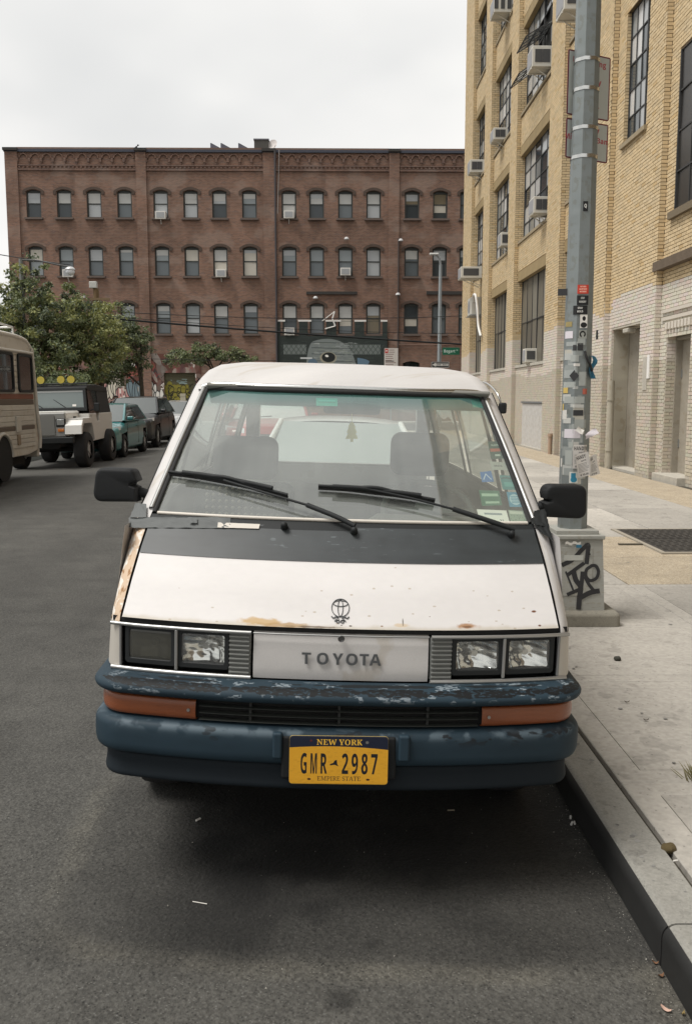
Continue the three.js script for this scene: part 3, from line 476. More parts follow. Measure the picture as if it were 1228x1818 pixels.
    mk('side_window', grid(10, 10, (u, v) => { const y = lerp(1.20, 1.63, v), q = sec(y), z0 = q[1] - q[4] - .15, z = lerp(z0, -1.575, u); return [sg * (sideX(z, y) - .008), y, z]; }, metre), gl, VAN);
    // wheels
    archZ.forEach((z, i) => { const w = part('wheel', VAN); w.position.set(sg * .70, .305, z);
      mk('tyre', new THREE.LatheGeometry([[.19, -.09], [.27, -.095], [.298, -.075], [.305, -.04], [.305, .04], [.298, .075], [.27, .095], [.19, .09]].map(p => new THREE.Vector2(...p)), 40).rotateZ(Math.PI / 2), M.tyre, w); mk('rim', merge([cyl(.19, .19, .1, 28).rotateZ(Math.PI / 2), cyl(.07, .07, .13, 20).rotateZ(Math.PI / 2)]), M.rim, w); });
  }
  mk('underbody', merge([box2(-.70, .70, .26, .40, -.62, -4.2), box2(-.52, .52, .2, .3, -1.1, -3.6), box2(-.79, .79, .36, .41, -.45, -4.3)]), M.under, VAN);
  mk('axle', merge([bar([-.7, .3, -.98], [.7, .3, -.98], .04), bar([-.7, .3, -3.22], [.7, .3, -3.22], .05)]), M.under, VAN);
  // tail: lower panel, frame of the rear window, glass
  mk('tailgate', merge([box2(-.70, .70, .38, 1.12, -4.30, -4.36), box2(-.70, -.60, 1.12, 1.60, -4.20, -4.32), box2(.60, .70, 1.12, 1.60, -4.20, -4.32), box2(-.62, .62, 1.55, 1.68, -4.16, -4.26)]), wm, VAN);
  mk('rear_window', new THREE.PlaneGeometry(1.2, .46).rotateX(.12).translate(0, 1.335, -4.26), phy(.85, .87, .85, .02, { transmission: .9, thickness: 0 }), VAN);
  mk('rear_bumper', rb(1.6, .2, .14, .05, 0, .46, -4.40), M.plastic, VAN);

  // windshield: dusty laminated glass, a dyed shade band along the top, the wiped fans a little cleaner
  const wipers = [{ p: [.02, 1.20], r: .62 }, { p: [.52, 1.19], r: .62 }];
  const dustTex = dtex(512, 512, (u, v) => { const q = fbm(u * 7, v * 5, 151, 5), st = fbm(u * 50, v * 5, 153, 3); const X = (u - .5) * 1.25, Y = 1.2 + v * .55; let c = .81 + .10 * (q - .5) + .04 * (st - .5); const sw = wipers.some(w => { const d = Math.hypot(X - w.p[0], (Y - w.p[1]) * 1.25); return d > .14 && d < w.r; }); if (sw) c += .03; return [c, c, c]; }, false, false);
  const shade = dtex(64, 256, (u, v) => { const k = sstep(.80, .97, v); return [lerp(.80, .28, k), lerp(.85, .60, k), lerp(.80, .55, k)]; }, true, false);
  const wsMat = phy(1, 1, 1, .03, { map: shade, transmission: 1, transmissionMap: dustTex, thickness: 0, ior: 2.2 });
  mk('windshield', patch((s, y) => front(s, y, 0), -.985, .985, 1.199, 1.648, 56, 36, (u, v) => [u, v]), wsMat, VAN);

  // cowl: black strip with tape, light patch, small nozzles
  mk('cowl', patch((s, y) => front(s, y, .004), -1.0, 1.0, 1.170, 1.197, 48, 4, (u, v) => [u, v]), M.black, VAN);
  const tapeM = std(.13, .14, .14, .65, 0, { map: rep(T.mottle, .2) }), wob = (a, b, k) => .006 * (fbm(a * k, b * 9, 161, 3) - .4);
  const q2 = (name, pts, o, mat, label, nu = 24, nv = 6, amp = 1) => { const [A, B_, C_, D_] = pts; const g = grid(nu, nv, (u, v) => { const px = lerp(lerp(A[0], B_[0], u), lerp(D_[0], C_[0], u), v), py = lerp(lerp(A[1], B_[1], u), lerp(D_[1], C_[1], u), v); const p = hit(px, py, o + amp * Math.abs(wob(u * 3, v, 5))); return [p.x, p.y, p.z]; }, (u, v) => [u, 1 - v]); return mk(name, g, mat, VAN, label); };
  q2('duct_tape', [[231, 921], [410, 921], [410, 940], [229, 939]], .006, tapeM, 'crumpled grey duct tape along the windshield base', 30, 6, 2);
  q2('duct_tape', [[243, 897], [262, 899], [262, 922], [233, 922]], .010, tapeM, undefined, 8, 6, 2);
  q2('duct_tape', [[340, 924], [352, 924], [352, 933], [338, 933]], .014, tapeM, undefined, 5, 4, 1);
  q2('paint_patch', [[388, 930], [462, 933], [460, 941], [387, 939]], .008, std(.6, .56, .5, .7), undefined, 10, 3, .3);
  q2('black_tape', [[945, 912], [964, 908], [972, 940], [940, 935]], .012, M.black, 'ragged black tape at the windshield corner', 10, 8, 2);
  q2('black_tape', [[942, 930], [968, 928], [979, 963], [958, 950]], .010, M.black, undefined, 10, 8, 2);
  for (const [px, py] of [[505, 938], [628, 947], [905, 953]]) { const p = hit(px, py, .01); mk('wiper_pivot', merge([cyl(.011, .014, .03, 12).rotateX(1.0).translate(p.x, p.y, p.z), new THREE.SphereGeometry(.011, 10, 8).translate(p.x, p.y + .008, p.z + .012)]), M.black, VAN); }
  // wipers
  const wp = (px, py, o) => hit(px, py, o);
  for (const [blade, arm] of [[[[303, 846], [350, 852], [405, 862], [460, 874], [511, 887]], [[400, 865], [470, 886], [545, 908], [600, 930], [629, 943]]], [[[565, 871], [615, 874], [665, 880], [720, 887], [770, 896]], [[650, 880], [730, 897], [800, 915], [862, 935], [908, 949]]]]) {
    const w = part('wiper', VAN), B_ = blade.map(p => wp(...p, .012)), A_ = arm.map((p, i) => wp(...p, .034 - .001 * i));
    mk('rubber_blade', tube(B_, .006, 6), M.rubber, w);
    mk('blade_carrier', tube(blade.map(p => wp(...p, .024)), .0055, 6), M.black, w);
    mk('yoke', merge([tube([blade[0], blade[1], blade[2], blade[3]].map(p => wp(p[0] + 25, p[1] + 4, .032)), .008, 6), tube([wp(...blade[1], .018), wp(...blade[2], .040), wp(...blade[3], .018)], .0065, 6)]), M.black, w);
    mk('arm', merge([tube(A_.slice(0, 3), .0045, 6), tube(A_.slice(2), .009, 8)]), M.black, w);
  }
  // emblem on the hood and letters on the nose
  { const e = part('emblem', VAN), p = hit(604, 1083, .004), n = frontN(p.x, p.y); e.position.copy(p); e.quaternion.setFromUnitVectors(V(0, 0, 1), n);
    const gm = std(.05, .055, .06, .45, .3), el = (rx, ry, x, y) => { const pts = []; for (let i = 0; i < 40; i++) { const a = i / 40 * 6.2832; pts.push(V(x + rx * Math.cos(a), y + ry * Math.sin(a), 0)); } return new THREE.TubeGeometry(new THREE.CatmullRomCurve3(pts, true), 60, .0012, 6, true); };
    mk('outer_ring', el(.028, .031, 0, .006), gm, e); mk('upright_oval', el(.008, .029, 0, .006), gm, e); mk('cross_oval', el(.023, .010, 0, .021), gm, e);
    const wv = []; for (const sg of [-1, 1]) wv.push(tube([[sg * .005, -.030, 0], [sg * .014, -.026, .001], [sg * .022, -.030, 0], [sg * .028, -.024, 0]], .0018, 6), tube([[sg * .004, -.038, 0], [sg * .012, -.036, .001], [sg * .018, -.041, 0]], .0016, 6), new THREE.TorusGeometry(.005, .0014, 6, 14).translate(sg * .007, -.041, 0)); mk('wing_mark', merge(wv), gm, e); }
  // nose panel between the lamps
  mk('nose_panel', grid(30, 8, (u, v) => { const x = lerp(-.278, .280, u), y = lerp(.726, .876, v); return [x, y, frontZ(x, .8) + .006 - .016 * v - .008 * Math.pow(2 * v - 1, 4)]; }, metre), wm, VAN);
  mk('nose_backing', grid(40, 4, (u, v) => { const x = lerp(-.735, .735, u), y = lerp(.715, .895, v); return [x, y, frontZ(x, .8) - .078]; }), M.black, VAN);
  { const tx = part('lettering', VAN), word = 'TOYOTA', gm = std(.10, .105, .11, .5, .2); const pos = [541, 570, 597, 622, 644, 664]; [...word].forEach((c, i) => { const g = new TextGeometry(c, { font, size: .037, depth: .004, curveSegments: 8 }); g.computeBoundingBox(); const b = g.boundingBox; g.translate(-(b.min.x + b.max.x) / 2, 0, 0).scale(1.12, 1, 1); const x = (pos[i] - 602) * .00178; g.rotateY(slopeYaw(x, .8)).translate(x, .780, frontZ(x, .8) + .0045); mk('letter', g, gm, tx); });
    mk('lock_button', merge([cyl(.009, .009, .012, 16).rotateX(Math.PI / 2).translate(0, .866, frontZ(0, .8) + .006), new THREE.TorusGeometry(.009, .002, 6, 18).translate(0, .866, frontZ(0, .8) + .012)]), std(.12, .12, .12, .35, .7), VAN); }
  // dark lip under the hood edge, bright trims
  mk('hood_gap', grid(60, 2, (u, v) => { const x = lerp(-.745, .745, u), y = lerp(.878, .896, v); return [x, y, frontZ(x, .885) - .010]; }), M.under, VAN);
  const trimLine = (x0, x1, y, o, r, m) => mk('trim_strip', tube([0, .2, .4, .6, .8, 1].map(t => { const x = lerp(x0, x1, t); return [x, y, frontZ(x, .8) + o]; }), r, 8), m, VAN);
  trimLine(-.748, -.285, .874, .006, .0065, M.dullChrome); trimLine(.287, .748, .874, .006, .0065, M.dullChrome); trimLine(-.745, -.285, .728, .008, .008, M.dullChrome); trimLine(.287, .745, .728, .008, .008, M.dullChrome); trimLine(-.278, .280, .874, .006, .003, M.dullChrome);
  for (const sg of [-1, 1]) {
    const sx = a => sg * a;
    // ribbed grey block beside the nose panel
    const g = part('ribbed_grille', VAN), gm = std(.17, .175, .165, .6); g.position.set(sx(.322), .80, frontZ(.322, .8) - .002); g.rotation.y = slopeYaw(sx(.322), .8);
    mk('grille_body', rb(.072, .138, .016, .004, 0, 0, -.008, 2), gm, g); for (let i = 0; i < 9; i++) mk('rib', rb(.066, .0065, .010, .002, 0, -.058 + .0145 * i, .004, 1), gm, g);
    // two rectangular headlamps
    for (const [cx, w, hazed] of [[.440, .152, false], [.614, .154, sg < 0]]) {
      const h = part('headlight', VAN); h.position.set(sx(cx), .811, frontZ(cx, .8) - .002); h.rotation.y = slopeYaw(sx(cx), .8); if (hazed) h.userData.label = 'blackened hazy headlight';
      const hw = w / 2, hh = .053, o = rrect(-hw - .008, hw + .008, -hh - .010, hh + .009, .012); o.holes.push(rrect(-hw + .004, hw - .004, -hh + .004, hh - .004, .01)); mk('bezel', ext(o, .020, .002, 1).translate(0, 0, -.018), M.black, h);
      mk('reflector', grid(26, 18, (u, v) => { const a = 2 * u - 1, b = 2 * v - 1, r2 = a * a * .75 + b * b * .35, fl = .0022 * Math.sin(a * 9 + b * 2) + .0014 * Math.sin(b * 13 + a * 4); return [a * (hw - .003), b * (hh - .003), -.058 + .052 * Math.min(1, r2) + fl]; }), hazed ? std(.42, .41, .38, .3, .9) : std(.78, .78, .76, .12, 1), h);
      mk('bulb', merge([cyl(.010, .012, .03, 14).rotateX(Math.PI / 2).translate(0, 0, -.045)]), std(.5, .5, .48, .2, .6), h);
      const lensB = dtex(128, 64, (u, v) => { const c = .5 + .25 * Math.sin(u * 62) + .2 * (fbm(u * 12, v * 8, 171, 3) - .5); return [c, c, c]; }, false, false);
      mk('lens', grid(20, 14, (u, v) => { const a = 2 * u - 1, b = 2 * v - 1; return [a * (hw - .002), b * (hh - .002), .004 - .006 * (a * a * a * a + b * b * b * b) / 2]; }), hazed ? phy(.26, .26, .23, .10, { transmission: .78, thickness: 0 }) : phy(.92, .93, .92, .06, { transmission: .93, thickness: 0, bumpMap: lensB, bumpScale: .002 }), h);
    }
    // corner marker and end trim
    mk('corner_trim', grid(10, 6, (u, v) => { const y = lerp(.728, .876, v), p = corner(lerp(.05, 1, u), y, sg, .002); return p; }), std(.50, .47, .42, .5, .15), VAN);
    mk('lamp_divider', rb(.010, .132, .014, .003, sx(.527), .803, frontZ(.527, .8) + .004, 1), std(.3, .3, .29, .45, .5), VAN);
    mk('lamp_divider', rb(.008, .136, .02, .003, sx(.715), .803, frontZ(.715, .8) - .004, 1), std(.2, .2, .2, .5, .3), VAN);
  }
  // bumper: three swept pieces round the nose with dark grille slot and amber lamps between
  const bp = (t, o) => { // t -1..1 along the bumper plan; o outward
    const a = Math.abs(t), sg = t < 0 ? -1 : 1; let x, z, nx, nz;
    if (a < .62) { x = .70 * a / .62; const s = x / .70; z = -.075 * Math.pow(s, 2.3); const d = -.075 * 2.3 * Math.pow(s, 1.3) / .70, l = Math.hypot(1, d); nx = -d / l; nz = 1 / l; }
    else if (a < .80) { const c = (a - .62) / .18 * Math.PI / 2 , c0 = .24, k = lerp(c0, Math.PI / 2, c / (Math.PI / 2)); const r = .135; const bx0 = .70 - r * Math.sin(c0), bz0 = -.075 - r * Math.cos(c0); x = bx0 + r * Math.sin(k); z = bz0 + r * Math.cos(k); nx = Math.sin(k); nz = Math.cos(k); }
    else { const r = .135, c0 = .24; x = .70 - r * Math.sin(c0) + r; const zb = -.075 - r * Math.cos(c0); z = lerp(zb, -.60, (a - .80) / .20); nx = 1; nz = 0; x += .008 * (a - .8) / .2; }
    return [sg * (x + nx * o), z + nz * o];
  };
  const sweep = (prof, t0, t1, n, uvk) => { // smooth profile
    const cr = new THREE.CatmullRomCurve3(prof.map(p => V(p[0], p[1], 0)), false, 'centripetal'), m = prof.length * 4, pp = cr.getPoints(m);
    let acc = [0]; for (let i = 1; i <= m; i++) acc.push(acc[i - 1] + pp[i].distanceTo(pp[i - 1]));
    return grid(n, m, (u, v) => { const q = pp[Math.round(v * m)], p = bp(lerp(t0, t1, u), q.x); return [p[0], q.y, p[1]]; }, (u, v) => [lerp(t0, t1, u) * .5 + .5, acc[Math.round(v * m)] / acc[m]]);
  };
  const blue = [.021, .040, .056], scuff = dtex(2048, 256, (u, v) => { // v 0 at the top rear edge, 1 at the bottom
    const n = fbm(u * 9, v * 2, 181, 5); let c = .92 + .5 * (n - .5), r = blue[0] * c, g = blue[1] * c, b = blue[2] * c; const inX = sstep(.13, .20, u) * sstep(.97, .93, u);
    const mix_ = (k, R_, G_, B_) => { r = lerp(r, R_, k); g = lerp(g, G_, k); b = lerp(b, B_, k); };
    const edge = fbm(u * 150, v * 26, 183, 4) - .5, fleck = fbm(u * 210, v * 40, 185, 3);
    const lane = (v0, wMax, seed, cut) => { const w = wMax * inX * sstep(cut, cut + .22, fbm(u * 17 + seed, 3.5, seed, 4)), d = Math.abs(v - v0 - .035 * (fbm(u * 11, 1.5, seed + 2, 3) - .5) + .05 * edge) / Math.max(w, .001); return w < .004 ? 9 : d; };
    const d1 = lane(.385, .10, 187, .24), d2 = lane(.21, .05, 197, .40);
    const zone = inX * sstep(.06, .16, v) * sstep(.62, .50, v); mix_(.75 * zone * sstep(.56, .64, fbm(u * 70, v * 9, 199, 5)) * sstep(.35, .55, fleck), .24, .28, .31);
    mix_(sstep(1.05, .85, d1) * sstep(.30, .42, fleck), .007, .008, .009); mix_(sstep(1.05, .85, d2), .011, .014, .016);
    return [r, g, b]; }, true, false);
  mk('upper_bumper', sweep([[-.085, .722], [-.06, .7235], [-.035, .718], [-.014, .709], [-.003, .699], [.001, .688], [-.003, .676], [-.014, .668], [-.035, .665], [-.07, .664]], -1, 1, 120), phy(1, 1, 1, .62, { map: scuff, specularIntensity: .5 }), VAN, 'upper bumper bar with blue paint rubbed off');
  const scuff2 = dtex(1024, 128, (u, v) => { const n = fbm(u * 9, v * 2, 191, 5), ed = Math.exp(-Math.pow((v - .32) / .07, 2)) * sstep(.42, .62, fbm(u * 50, v * 6, 193, 4)); let c = .9 + .5 * (n - .5), r = blue[0] * c, g = blue[1] * c, b = blue[2] * c; r = lerp(r, .13, ed * .6); g = lerp(g, .17, ed * .6); b = lerp(b, .20, ed * .6); const k = sstep(.66, .70, fbm(u * 40 + 5, v * 9, 195, 4)) * Math.exp(-Math.pow((v - .36) / .1, 2)) * sstep(.25, .35, u); return [lerp(r, .012, k), lerp(g, .014, k), lerp(b, .017, k)]; }, true, false);
  mk('lower_bumper', sweep([[-.085, .592], [-.050, .590], [-.026, .586], [-.011, .579], [-.003, .567], [-.001, .55], [-.001, .52], [-.003, .495], [-.009, .480], [-.020, .472], [-.036, .468], [-.07, .467]], -1, 1, 120), phy(1, 1, 1, .6, { map: scuff2, specularIntensity: .5 }), VAN);
  mk('air_dam', sweep([[-.060, .474], [-.040, .458], [-.038, .435], [-.035, .412], [-.033, .394], [-.037, .384], [-.050, .380], [-.10, .380]], -.94, .94, 110), phy(.012, .017, .022, .7, { specularIntensity: .4 }), VAN);
  mk('slot_back', sweep([[-.055, .664], [-.056, .64], [-.056, .61], [-.055, .588]], -.9, .9, 80), M.under, VAN);
  for (let i = 0; i < 3; i++) mk('grille_bar', sweep([[-.050, .598 + .022 * i], [-.030, .5965 + .022 * i], [-.028, .599 + .022 * i], [-.050, .602 + .022 * i]], -.395, .395, 60), std(.028, .031, .028, .5), VAN);
  for (const x of [-.28, 0, .28]) mk('grille_upright', bx(.008, .07, .012, x, .627, bp(x / .7 * .62, -.045)[1]), std(.02, .021, .02, .6), VAN);
  const amber = phy(.33, .085, .020, .35, { bumpMap: rep(T.fineBump, .1), bumpScale: .001, clearcoat: .5, map: rep(T.mottle, .15), clearcoatRoughness: .15 });
  for (const sg of [-1, 1]) { const a = part('turn_signal', VAN); mk('amber_lens', sweep([[-.055, .660], [-.032, .657], [-.027, .645], [-.026, .625], [-.028, .606], [-.034, .596], [-.055, .594]], sg * .405, sg * .815, 40), amber, a); const p = bp(sg * .425, -.024); mk('lens_screw', cyl(.005, .005, .006, 10).rotateX(Math.PI / 2).translate(p[0], .628, p[1]), M.dullChrome, a); }
  // licence plate with its backing block
  { const n = part('number_plate', VAN); n.position.set(.002, .503, .014); n.rotation.z = ROLL * .35; n.rotation.x = -.04;
    mk('plate_holder', rb(.36, .14, .03, .01, 0, .0, -.028), M.plastic, n);
    const tx = ctex(1024, 512, (x, w, h) => {
      x.fillStyle = '#dba129'; x.fillRect(0, 0, w, h); const R = rng(3); for (let i = 0; i < 900; i++) { x.fillStyle = `rgba(${R() < .5 ? '120,80,20' : '240,190,90'},${.03 + .05 * R()})`; const s = 4 + R() * 40; x.fillRect(R() * w, R() * h, s, s * .4); }
      x.fillStyle = '#141b30'; x.beginPath(); x.moveTo(0, 0); x.lineTo(w, 0); x.lineTo(w, 138); x.quadraticCurveTo(w / 2, 84, 0, 124); x.closePath(); x.fill();
      x.fillStyle = '#e9b93f'; x.textAlign = 'center'; x.textBaseline = 'alphabetic'; x.font = 'bold 84px serif'; x.fillText('NEW YORK', w / 2 + 5, 92);
      x.fillStyle = '#14181f'; x.font = '64px serif'; x.fillText('EMPIRE STATE', w / 2 + 5, 476);
      x.save(); x.font = 'bold 300px sans-serif'; const put = (t, cx, tw) => { const m = x.measureText(t).width; x.save(); x.translate(cx, 402); x.scale(tw / m, 1.02); x.fillText(t, 0, 0); x.restore(); };
      put('G', 148, 78); put('M', 252, 84); put('R', 352, 78); put('2', 578, 76); put('9', 680, 76); put('8', 782, 76); put('7', 884, 76); x.restore();
      x.beginPath(); [[420, 298], [455, 285], [468, 262], [492, 250], [498, 300], [512, 322], [488, 312], [470, 305], [424, 312]].forEach((p, i) => i ? x.lineTo(...p) : x.moveTo(...p)); x.closePath(); x.fill();
      x.fillStyle = '#3a1a10'; for (const cx of [205, 820]) { x.beginPath(); x.ellipse(cx, 462, 19, 11, 0, 0, 7); x.fill(); } x.fillStyle = '#6a6a68'; x.beginPath(); x.ellipse(805, 62, 17, 15, 0, 0, 7); x.fill(); x.fillStyle = '#5a2020'; x.beginPath(); x.ellipse(222, 48, 13, 11, 0, 0, 7); x.fill();
    });
    const s = rrect(-.1525, .1525, -.076, .076, .012), g = ext(s, .0016, .0004, 1), p = g.attributes.position, uv = g.attributes.uv; for (let i = 0; i < p.count; i++) { uv.setXY(i, p.getX(i) / .305 + .5, p.getY(i) / .152 + .5); p.setZ(i, p.getZ(i) + .004 * Math.pow(p.getX(i) / .15, 2) - .004); } g.computeVertexNormals(); mk('plate', g, std(1, 1, 1, .42, .0, { map: tx }), n);
    const o = rrect(-.1535, .1535, -.077, .077, .012); o.holes.push(rrect(-.1495, .1495, -.073, .073, .011)); mk('plate_rim', ext(o, .003).translate(0, 0, -.002), std(.42, .31, .10, .5), n); }
  for (const [x, w] of [[-.19, .03], [.205, .035]]) mk('bumper_block', rb(w, .085, .024, .008, x, .540, -.004), phy(...blue, .6, { specularIntensity: .5 }), VAN);

  // door mirrors
  for (const [x, y, z, sg] of [[-.826, 1.281, -.60, -1], [.812, 1.268, -.60, 1]]) {
    const m = part('door_mirror', VAN); m.position.set(x, y, z); m.rotation.y = sg * .12;
    const s = new THREE.Shape(), W = .066, H = .048; if (sg < 0) { s.moveTo(-W + .016, -H); s.lineTo(W, -H + .004); s.lineTo(W, -H + .034); s.lineTo(W - .022, -H + .042); s.lineTo(W - .024, -H + .062); s.lineTo(W, -H + .074); s.lineTo(W - .006, H - .008); s.quadraticCurveTo(W - .008, H, W - .02, H); s.lineTo(-W + .025, H); s.quadraticCurveTo(-W + .006, H, -W + .004, H - .022); s.lineTo(-W - .002, -H + .02); s.quadraticCurveTo(-W - .002, -H, -W + .016, -H); }
    else { s.moveTo(W - .016, -H); s.quadraticCurveTo(W + .004, -H, W + .003, -H + .02); s.lineTo(W, H - .02); s.quadraticCurveTo(W, H, W - .02, H); s.lineTo(-W + .02, H); s.quadraticCurveTo(-W, H, -W, H - .02); s.lineTo(-W + .002, -H + .068); s.lineTo(-W + .022, -H + .062); s.lineTo(-W + .02, -H + .042); s.lineTo(-W, -H + .034); s.lineTo(-W + .01, -H + .004); s.closePath(); }
    mk('housing', toCreasedNormals(ext(s, .05, .014, 4).translate(0, 0, -.03), .6), M.plastic, m); mk('mirror_glass', bx(.115, .08, .003, 0, 0, -.047), std(.7, .7, .7, .03, 1), m);
    mk('mount_arm', tube([[-sg * .06, -.02, -.01], [-sg * .10, -.03, -.015], [-sg * .13, -.05, -.03]], .018, 8), M.plastic, m);
  }
  // radio aerial on the pillar
  { const a = part('aerial', VAN), p = corner(.9, 1.60, 1, .02), q = corner(.9, 1.68, 1, .05); mk('aerial_base', rb(.03, .045, .04, .008, ...p), M.black, a); mk('rod', tube([p, [p[0] - .02, p[1] + .05, p[2] - .0], [p[0] - .045, p[1] + .10, p[2] - .12], [p[0] - .07, p[1] + .11, p[2] - .3]], .005, 6), M.chrome, a); }

  // inside: trim, dashboard, wheel, seats, mirror, stickers
  const trimM = std(.10, .10, .09, .9), seatM = std(.03, .031, .031, .95, 0, { map: rep(T.mottle, .3) }), lightTrim = std(.22, .215, .195, .9);
  mk('headliner', grid(20, 20, (u, v) => { const z = lerp(-1.02, -4.12, v), w = sideX(z, 1.655) - .03; return [lerp(-w, w, u), 1.64 + .055 * (1 - Math.pow(2 * u - 1, 2)) * sstep(-1.0, -1.35, z), z]; }), lightTrim, VAN);
  mk('cabin_floor', box2(-.76, .76, .44, .47, -.4, -4.25), trimM, VAN);
  for (const sg of [-1, 1]) { mk('door_trim', patch((z, y) => [sg * (sideX(z, y) - .035), y, z], -.5, -4.25, .45, 1.185, 30, 6), lightTrim, VAN); mk('pillar_trim', patch((c, y) => corner(c, y, sg, -.022), .05, 1, 1.20, 1.645, 8, 10), trimM, VAN); for (const z of [-1.62, -2.75, -3.9]) mk('pillar_trim', patch((zz, y) => [sg * (sideX(zz, y) - .03), y, zz], z + .055, z - .055, 1.19, 1.65, 2, 8), trimM, VAN); }
  mk('dashboard', grid(30, 14, (u, v) => { const x = lerp(-.69, .69, u), q = [[1.175, -.40], [1.165, -.52], [1.16, -.66], [1.15, -.78], [1.12, -.84], [1.02, -.86], [.80, -.84], [.60, -.80]], f = v * 7, i = Math.min(6, Math.floor(f)), y = lerp(q[i][0], q[i + 1][0], f - i), z = lerp(q[i][1], q[i + 1][1], f - i); return [x, y - .012 * Math.pow(x / .69, 2) + (x > .12 && x < .6 && v > .35 && v < .62 ? .03 : 0), z - .04 * Math.pow(x / .69, 2)]; }), std(.085, .083, .075, .85), VAN);
  { const s = part('steering_wheel', VAN); s.position.set(.36, 1.165, -1.0); s.rotation.x = -.95; mk('wheel_rim', new THREE.TorusGeometry(.185, .014, 10, 48), std(.09, .088, .08, .6), s); mk('spoke', merge([bx(.34, .03, .018), bx(.03, .17, .018, 0, -.085, 0), rb(.11, .09, .04, .015)]), std(.08, .078, .07, .6), s); }
  for (const [x, top, w] of [[-.44, 1.435, .30], [.36, 1.475, .27]]) { const s = part('front_seat', VAN); mk('backrest', rb(.46, .62, .13, .05, x, .92, -1.42).rotateX(0), seatM, s); mk('headrest', rb(w, .20, .11, .05, x, top - .10, -1.46), seatM, s); mk('cushion', rb(.48, .14, .5, .05, x, .60, -1.18), seatM, s); }
  { const c = part('seat_cover', VAN), l = []; for (let i = 0; i < 12; i++) for (let j = 0; j < 10; j++) l.push(new THREE.SphereGeometry(.009, 6, 5).scale(1, 1, .6).translate(-.60 + .029 * i, .94 + .029 * j, -1.348)); mk('wooden_beads', merge(l), std(.13, .115, .09, .7), c); }
  for (const [z, y] of [[-2.45, .98], [-3.35, 1.02]]) { const b = part('rear_bench', VAN); mk('backrest', rb(1.25, .5, .13, .05, 0, y - .22, z), std(.16, .155, .14, .95), b); mk('cushion', rb(1.25, .14, .48, .05, 0, .62, z + .28), std(.16, .155, .14, .95), b); }
  { const m = part('rear_view_mirror', VAN); mk('mirror_body', rb(.23, .055, .03, .015, .03, 1.585, -.975), M.black, m); mk('mirror_stem', bar([.03, 1.60, -.97], [.03, 1.645, -.94], .008), M.black, m); }
  { const v = part('sun_visor', VAN); mk('visor_pad', rb(.46, .16, .016, .006, .0, 0, 0).rotateX(1.1).translate(-.33, 1.625, -1.06), lightTrim, v); mk('visor_pad', rb(.46, .16, .016, .006, 0, 0, 0).rotateX(1.1).translate(.36, 1.625, -1.06), lightTrim, v); }
  const sticker = (pts, draw, w = 128, h = 128, label) => { const t = typeof draw === 'function' ? ctex(w, h, draw) : null; return q2('window_sticker', pts, -.006, t ? std(1, 1, 1, .6, 0, { map: t }) : std(...draw, .6), label, 6, 4, 0); };
  const fillAll = (x, w, h, c) => { x.fillStyle = c; x.fillRect(0, 0, w, h); };
  sticker([[846, 902], [899, 904], [906, 929], [854, 927]], (x, w, h) => { fillAll(x, w, h, '#f1f1ea'); x.fillStyle = '#8f9aa0'; x.fillRect(w * .22, h * .22, w * .6, h * .14); x.fillStyle = '#5a6268'; x.font = 'bold 34px sans-serif'; x.fillText('4', w * .16, h * .85); x.fillText('22', w * .68, h * .85); }, 256, 128, 'white registration sticker with 4 and 22');
  sticker([[902, 903], [929, 905], [936, 928], [908, 929]], (x, w, h) => { fillAll(x, w, h, '#8fa391'); x.fillStyle = '#c9d0c0'; x.fillRect(8, 8, w - 16, 26); x.fillStyle = '#56695c'; const R = rng(8); for (let i = 0; i < 26; i++) x.fillRect(R() * w, 40 + R() * 80, 5, 8); });
  sticker([[866, 782], [890, 781], [898, 812], [872, 813]], (x, w, h) => { fillAll(x, w, h, '#1f4a3c'); x.fillStyle = '#b5573c'; x.fillRect(8, 52, w - 16, 22); x.fillStyle = '#b9c6ba'; x.font = 'bold 22px sans-serif'; x.fillText('ALARM', 24, 34); x.fillRect(42, 94, 46, 14); });
  sticker([[869, 817], [903, 819], [909, 833], [874, 832]], (x, w, h) => { fillAll(x, w, h, '#a9aca5'); x.fillStyle = '#3b3f44'; x.font = 'bold 40px sans-serif'; x.fillText('48476', 40, 78); }, 256, 128);
  sticker([[852, 836], [872, 834], [877, 853], [856, 854]], (x, w, h) => { fillAll(x, w, h, '#2c6fb0'); x.strokeStyle = '#d5dde2'; x.lineWidth = 10; x.beginPath(); x.moveTo(20, 100); x.lineTo(60, 30); x.lineTo(108, 100); x.stroke(); });
  sticker([[887, 841], [914, 843], [922, 868], [893, 867]], (x, w, h) => { fillAll(x, w, h, '#237f80'); x.fillStyle = '#12393f'; const R = rng(4); for (let i = 0; i < 9; i++) x.fillRect(8 + i * 13, 14 + R() * 10, 9, 14); x.fillStyle = '#4aa39d'; x.fillRect(20, 60, 88, 40); });
  sticker([[850, 868], [886, 869], [892, 895], [856, 896]], (x, w, h) => { fillAll(x, w, h, '#1f6a4c'); x.fillStyle = '#a9c7ae'; x.fillRect(12, 26, w - 24, 24); x.fillRect(26, 92, w - 40, 18); }, 128, 128);
  sticker([[899, 871], [924, 872], [931, 898], [905, 898]], (x, w, h) => { fillAll(x, w, h, '#3f8fae'); x.fillStyle = '#b4d3dc'; x.beginPath(); x.ellipse(64, 64, 50, 46, 0, 0, 7); x.fill(); x.fillStyle = '#3d8aa8'; for (let i = 0; i < 5; i++) x.fillRect(28, 36 + i * 13, 72, 6); });
  sticker([[836, 707], [856, 708], [861, 722], [840, 721]], [.02, .30, .22]); sticker([[561, 704], [599, 705], [599, 719], [561, 718]], (x, w, h) => { fillAll(x, w, h, '#1fa78e'); x.fillStyle = '#58c9b4'; x.fillRect(14, 30, w - 28, 20); x.fillStyle = '#0f7a68'; x.fillRect(14, 64, w - 28, 12); });

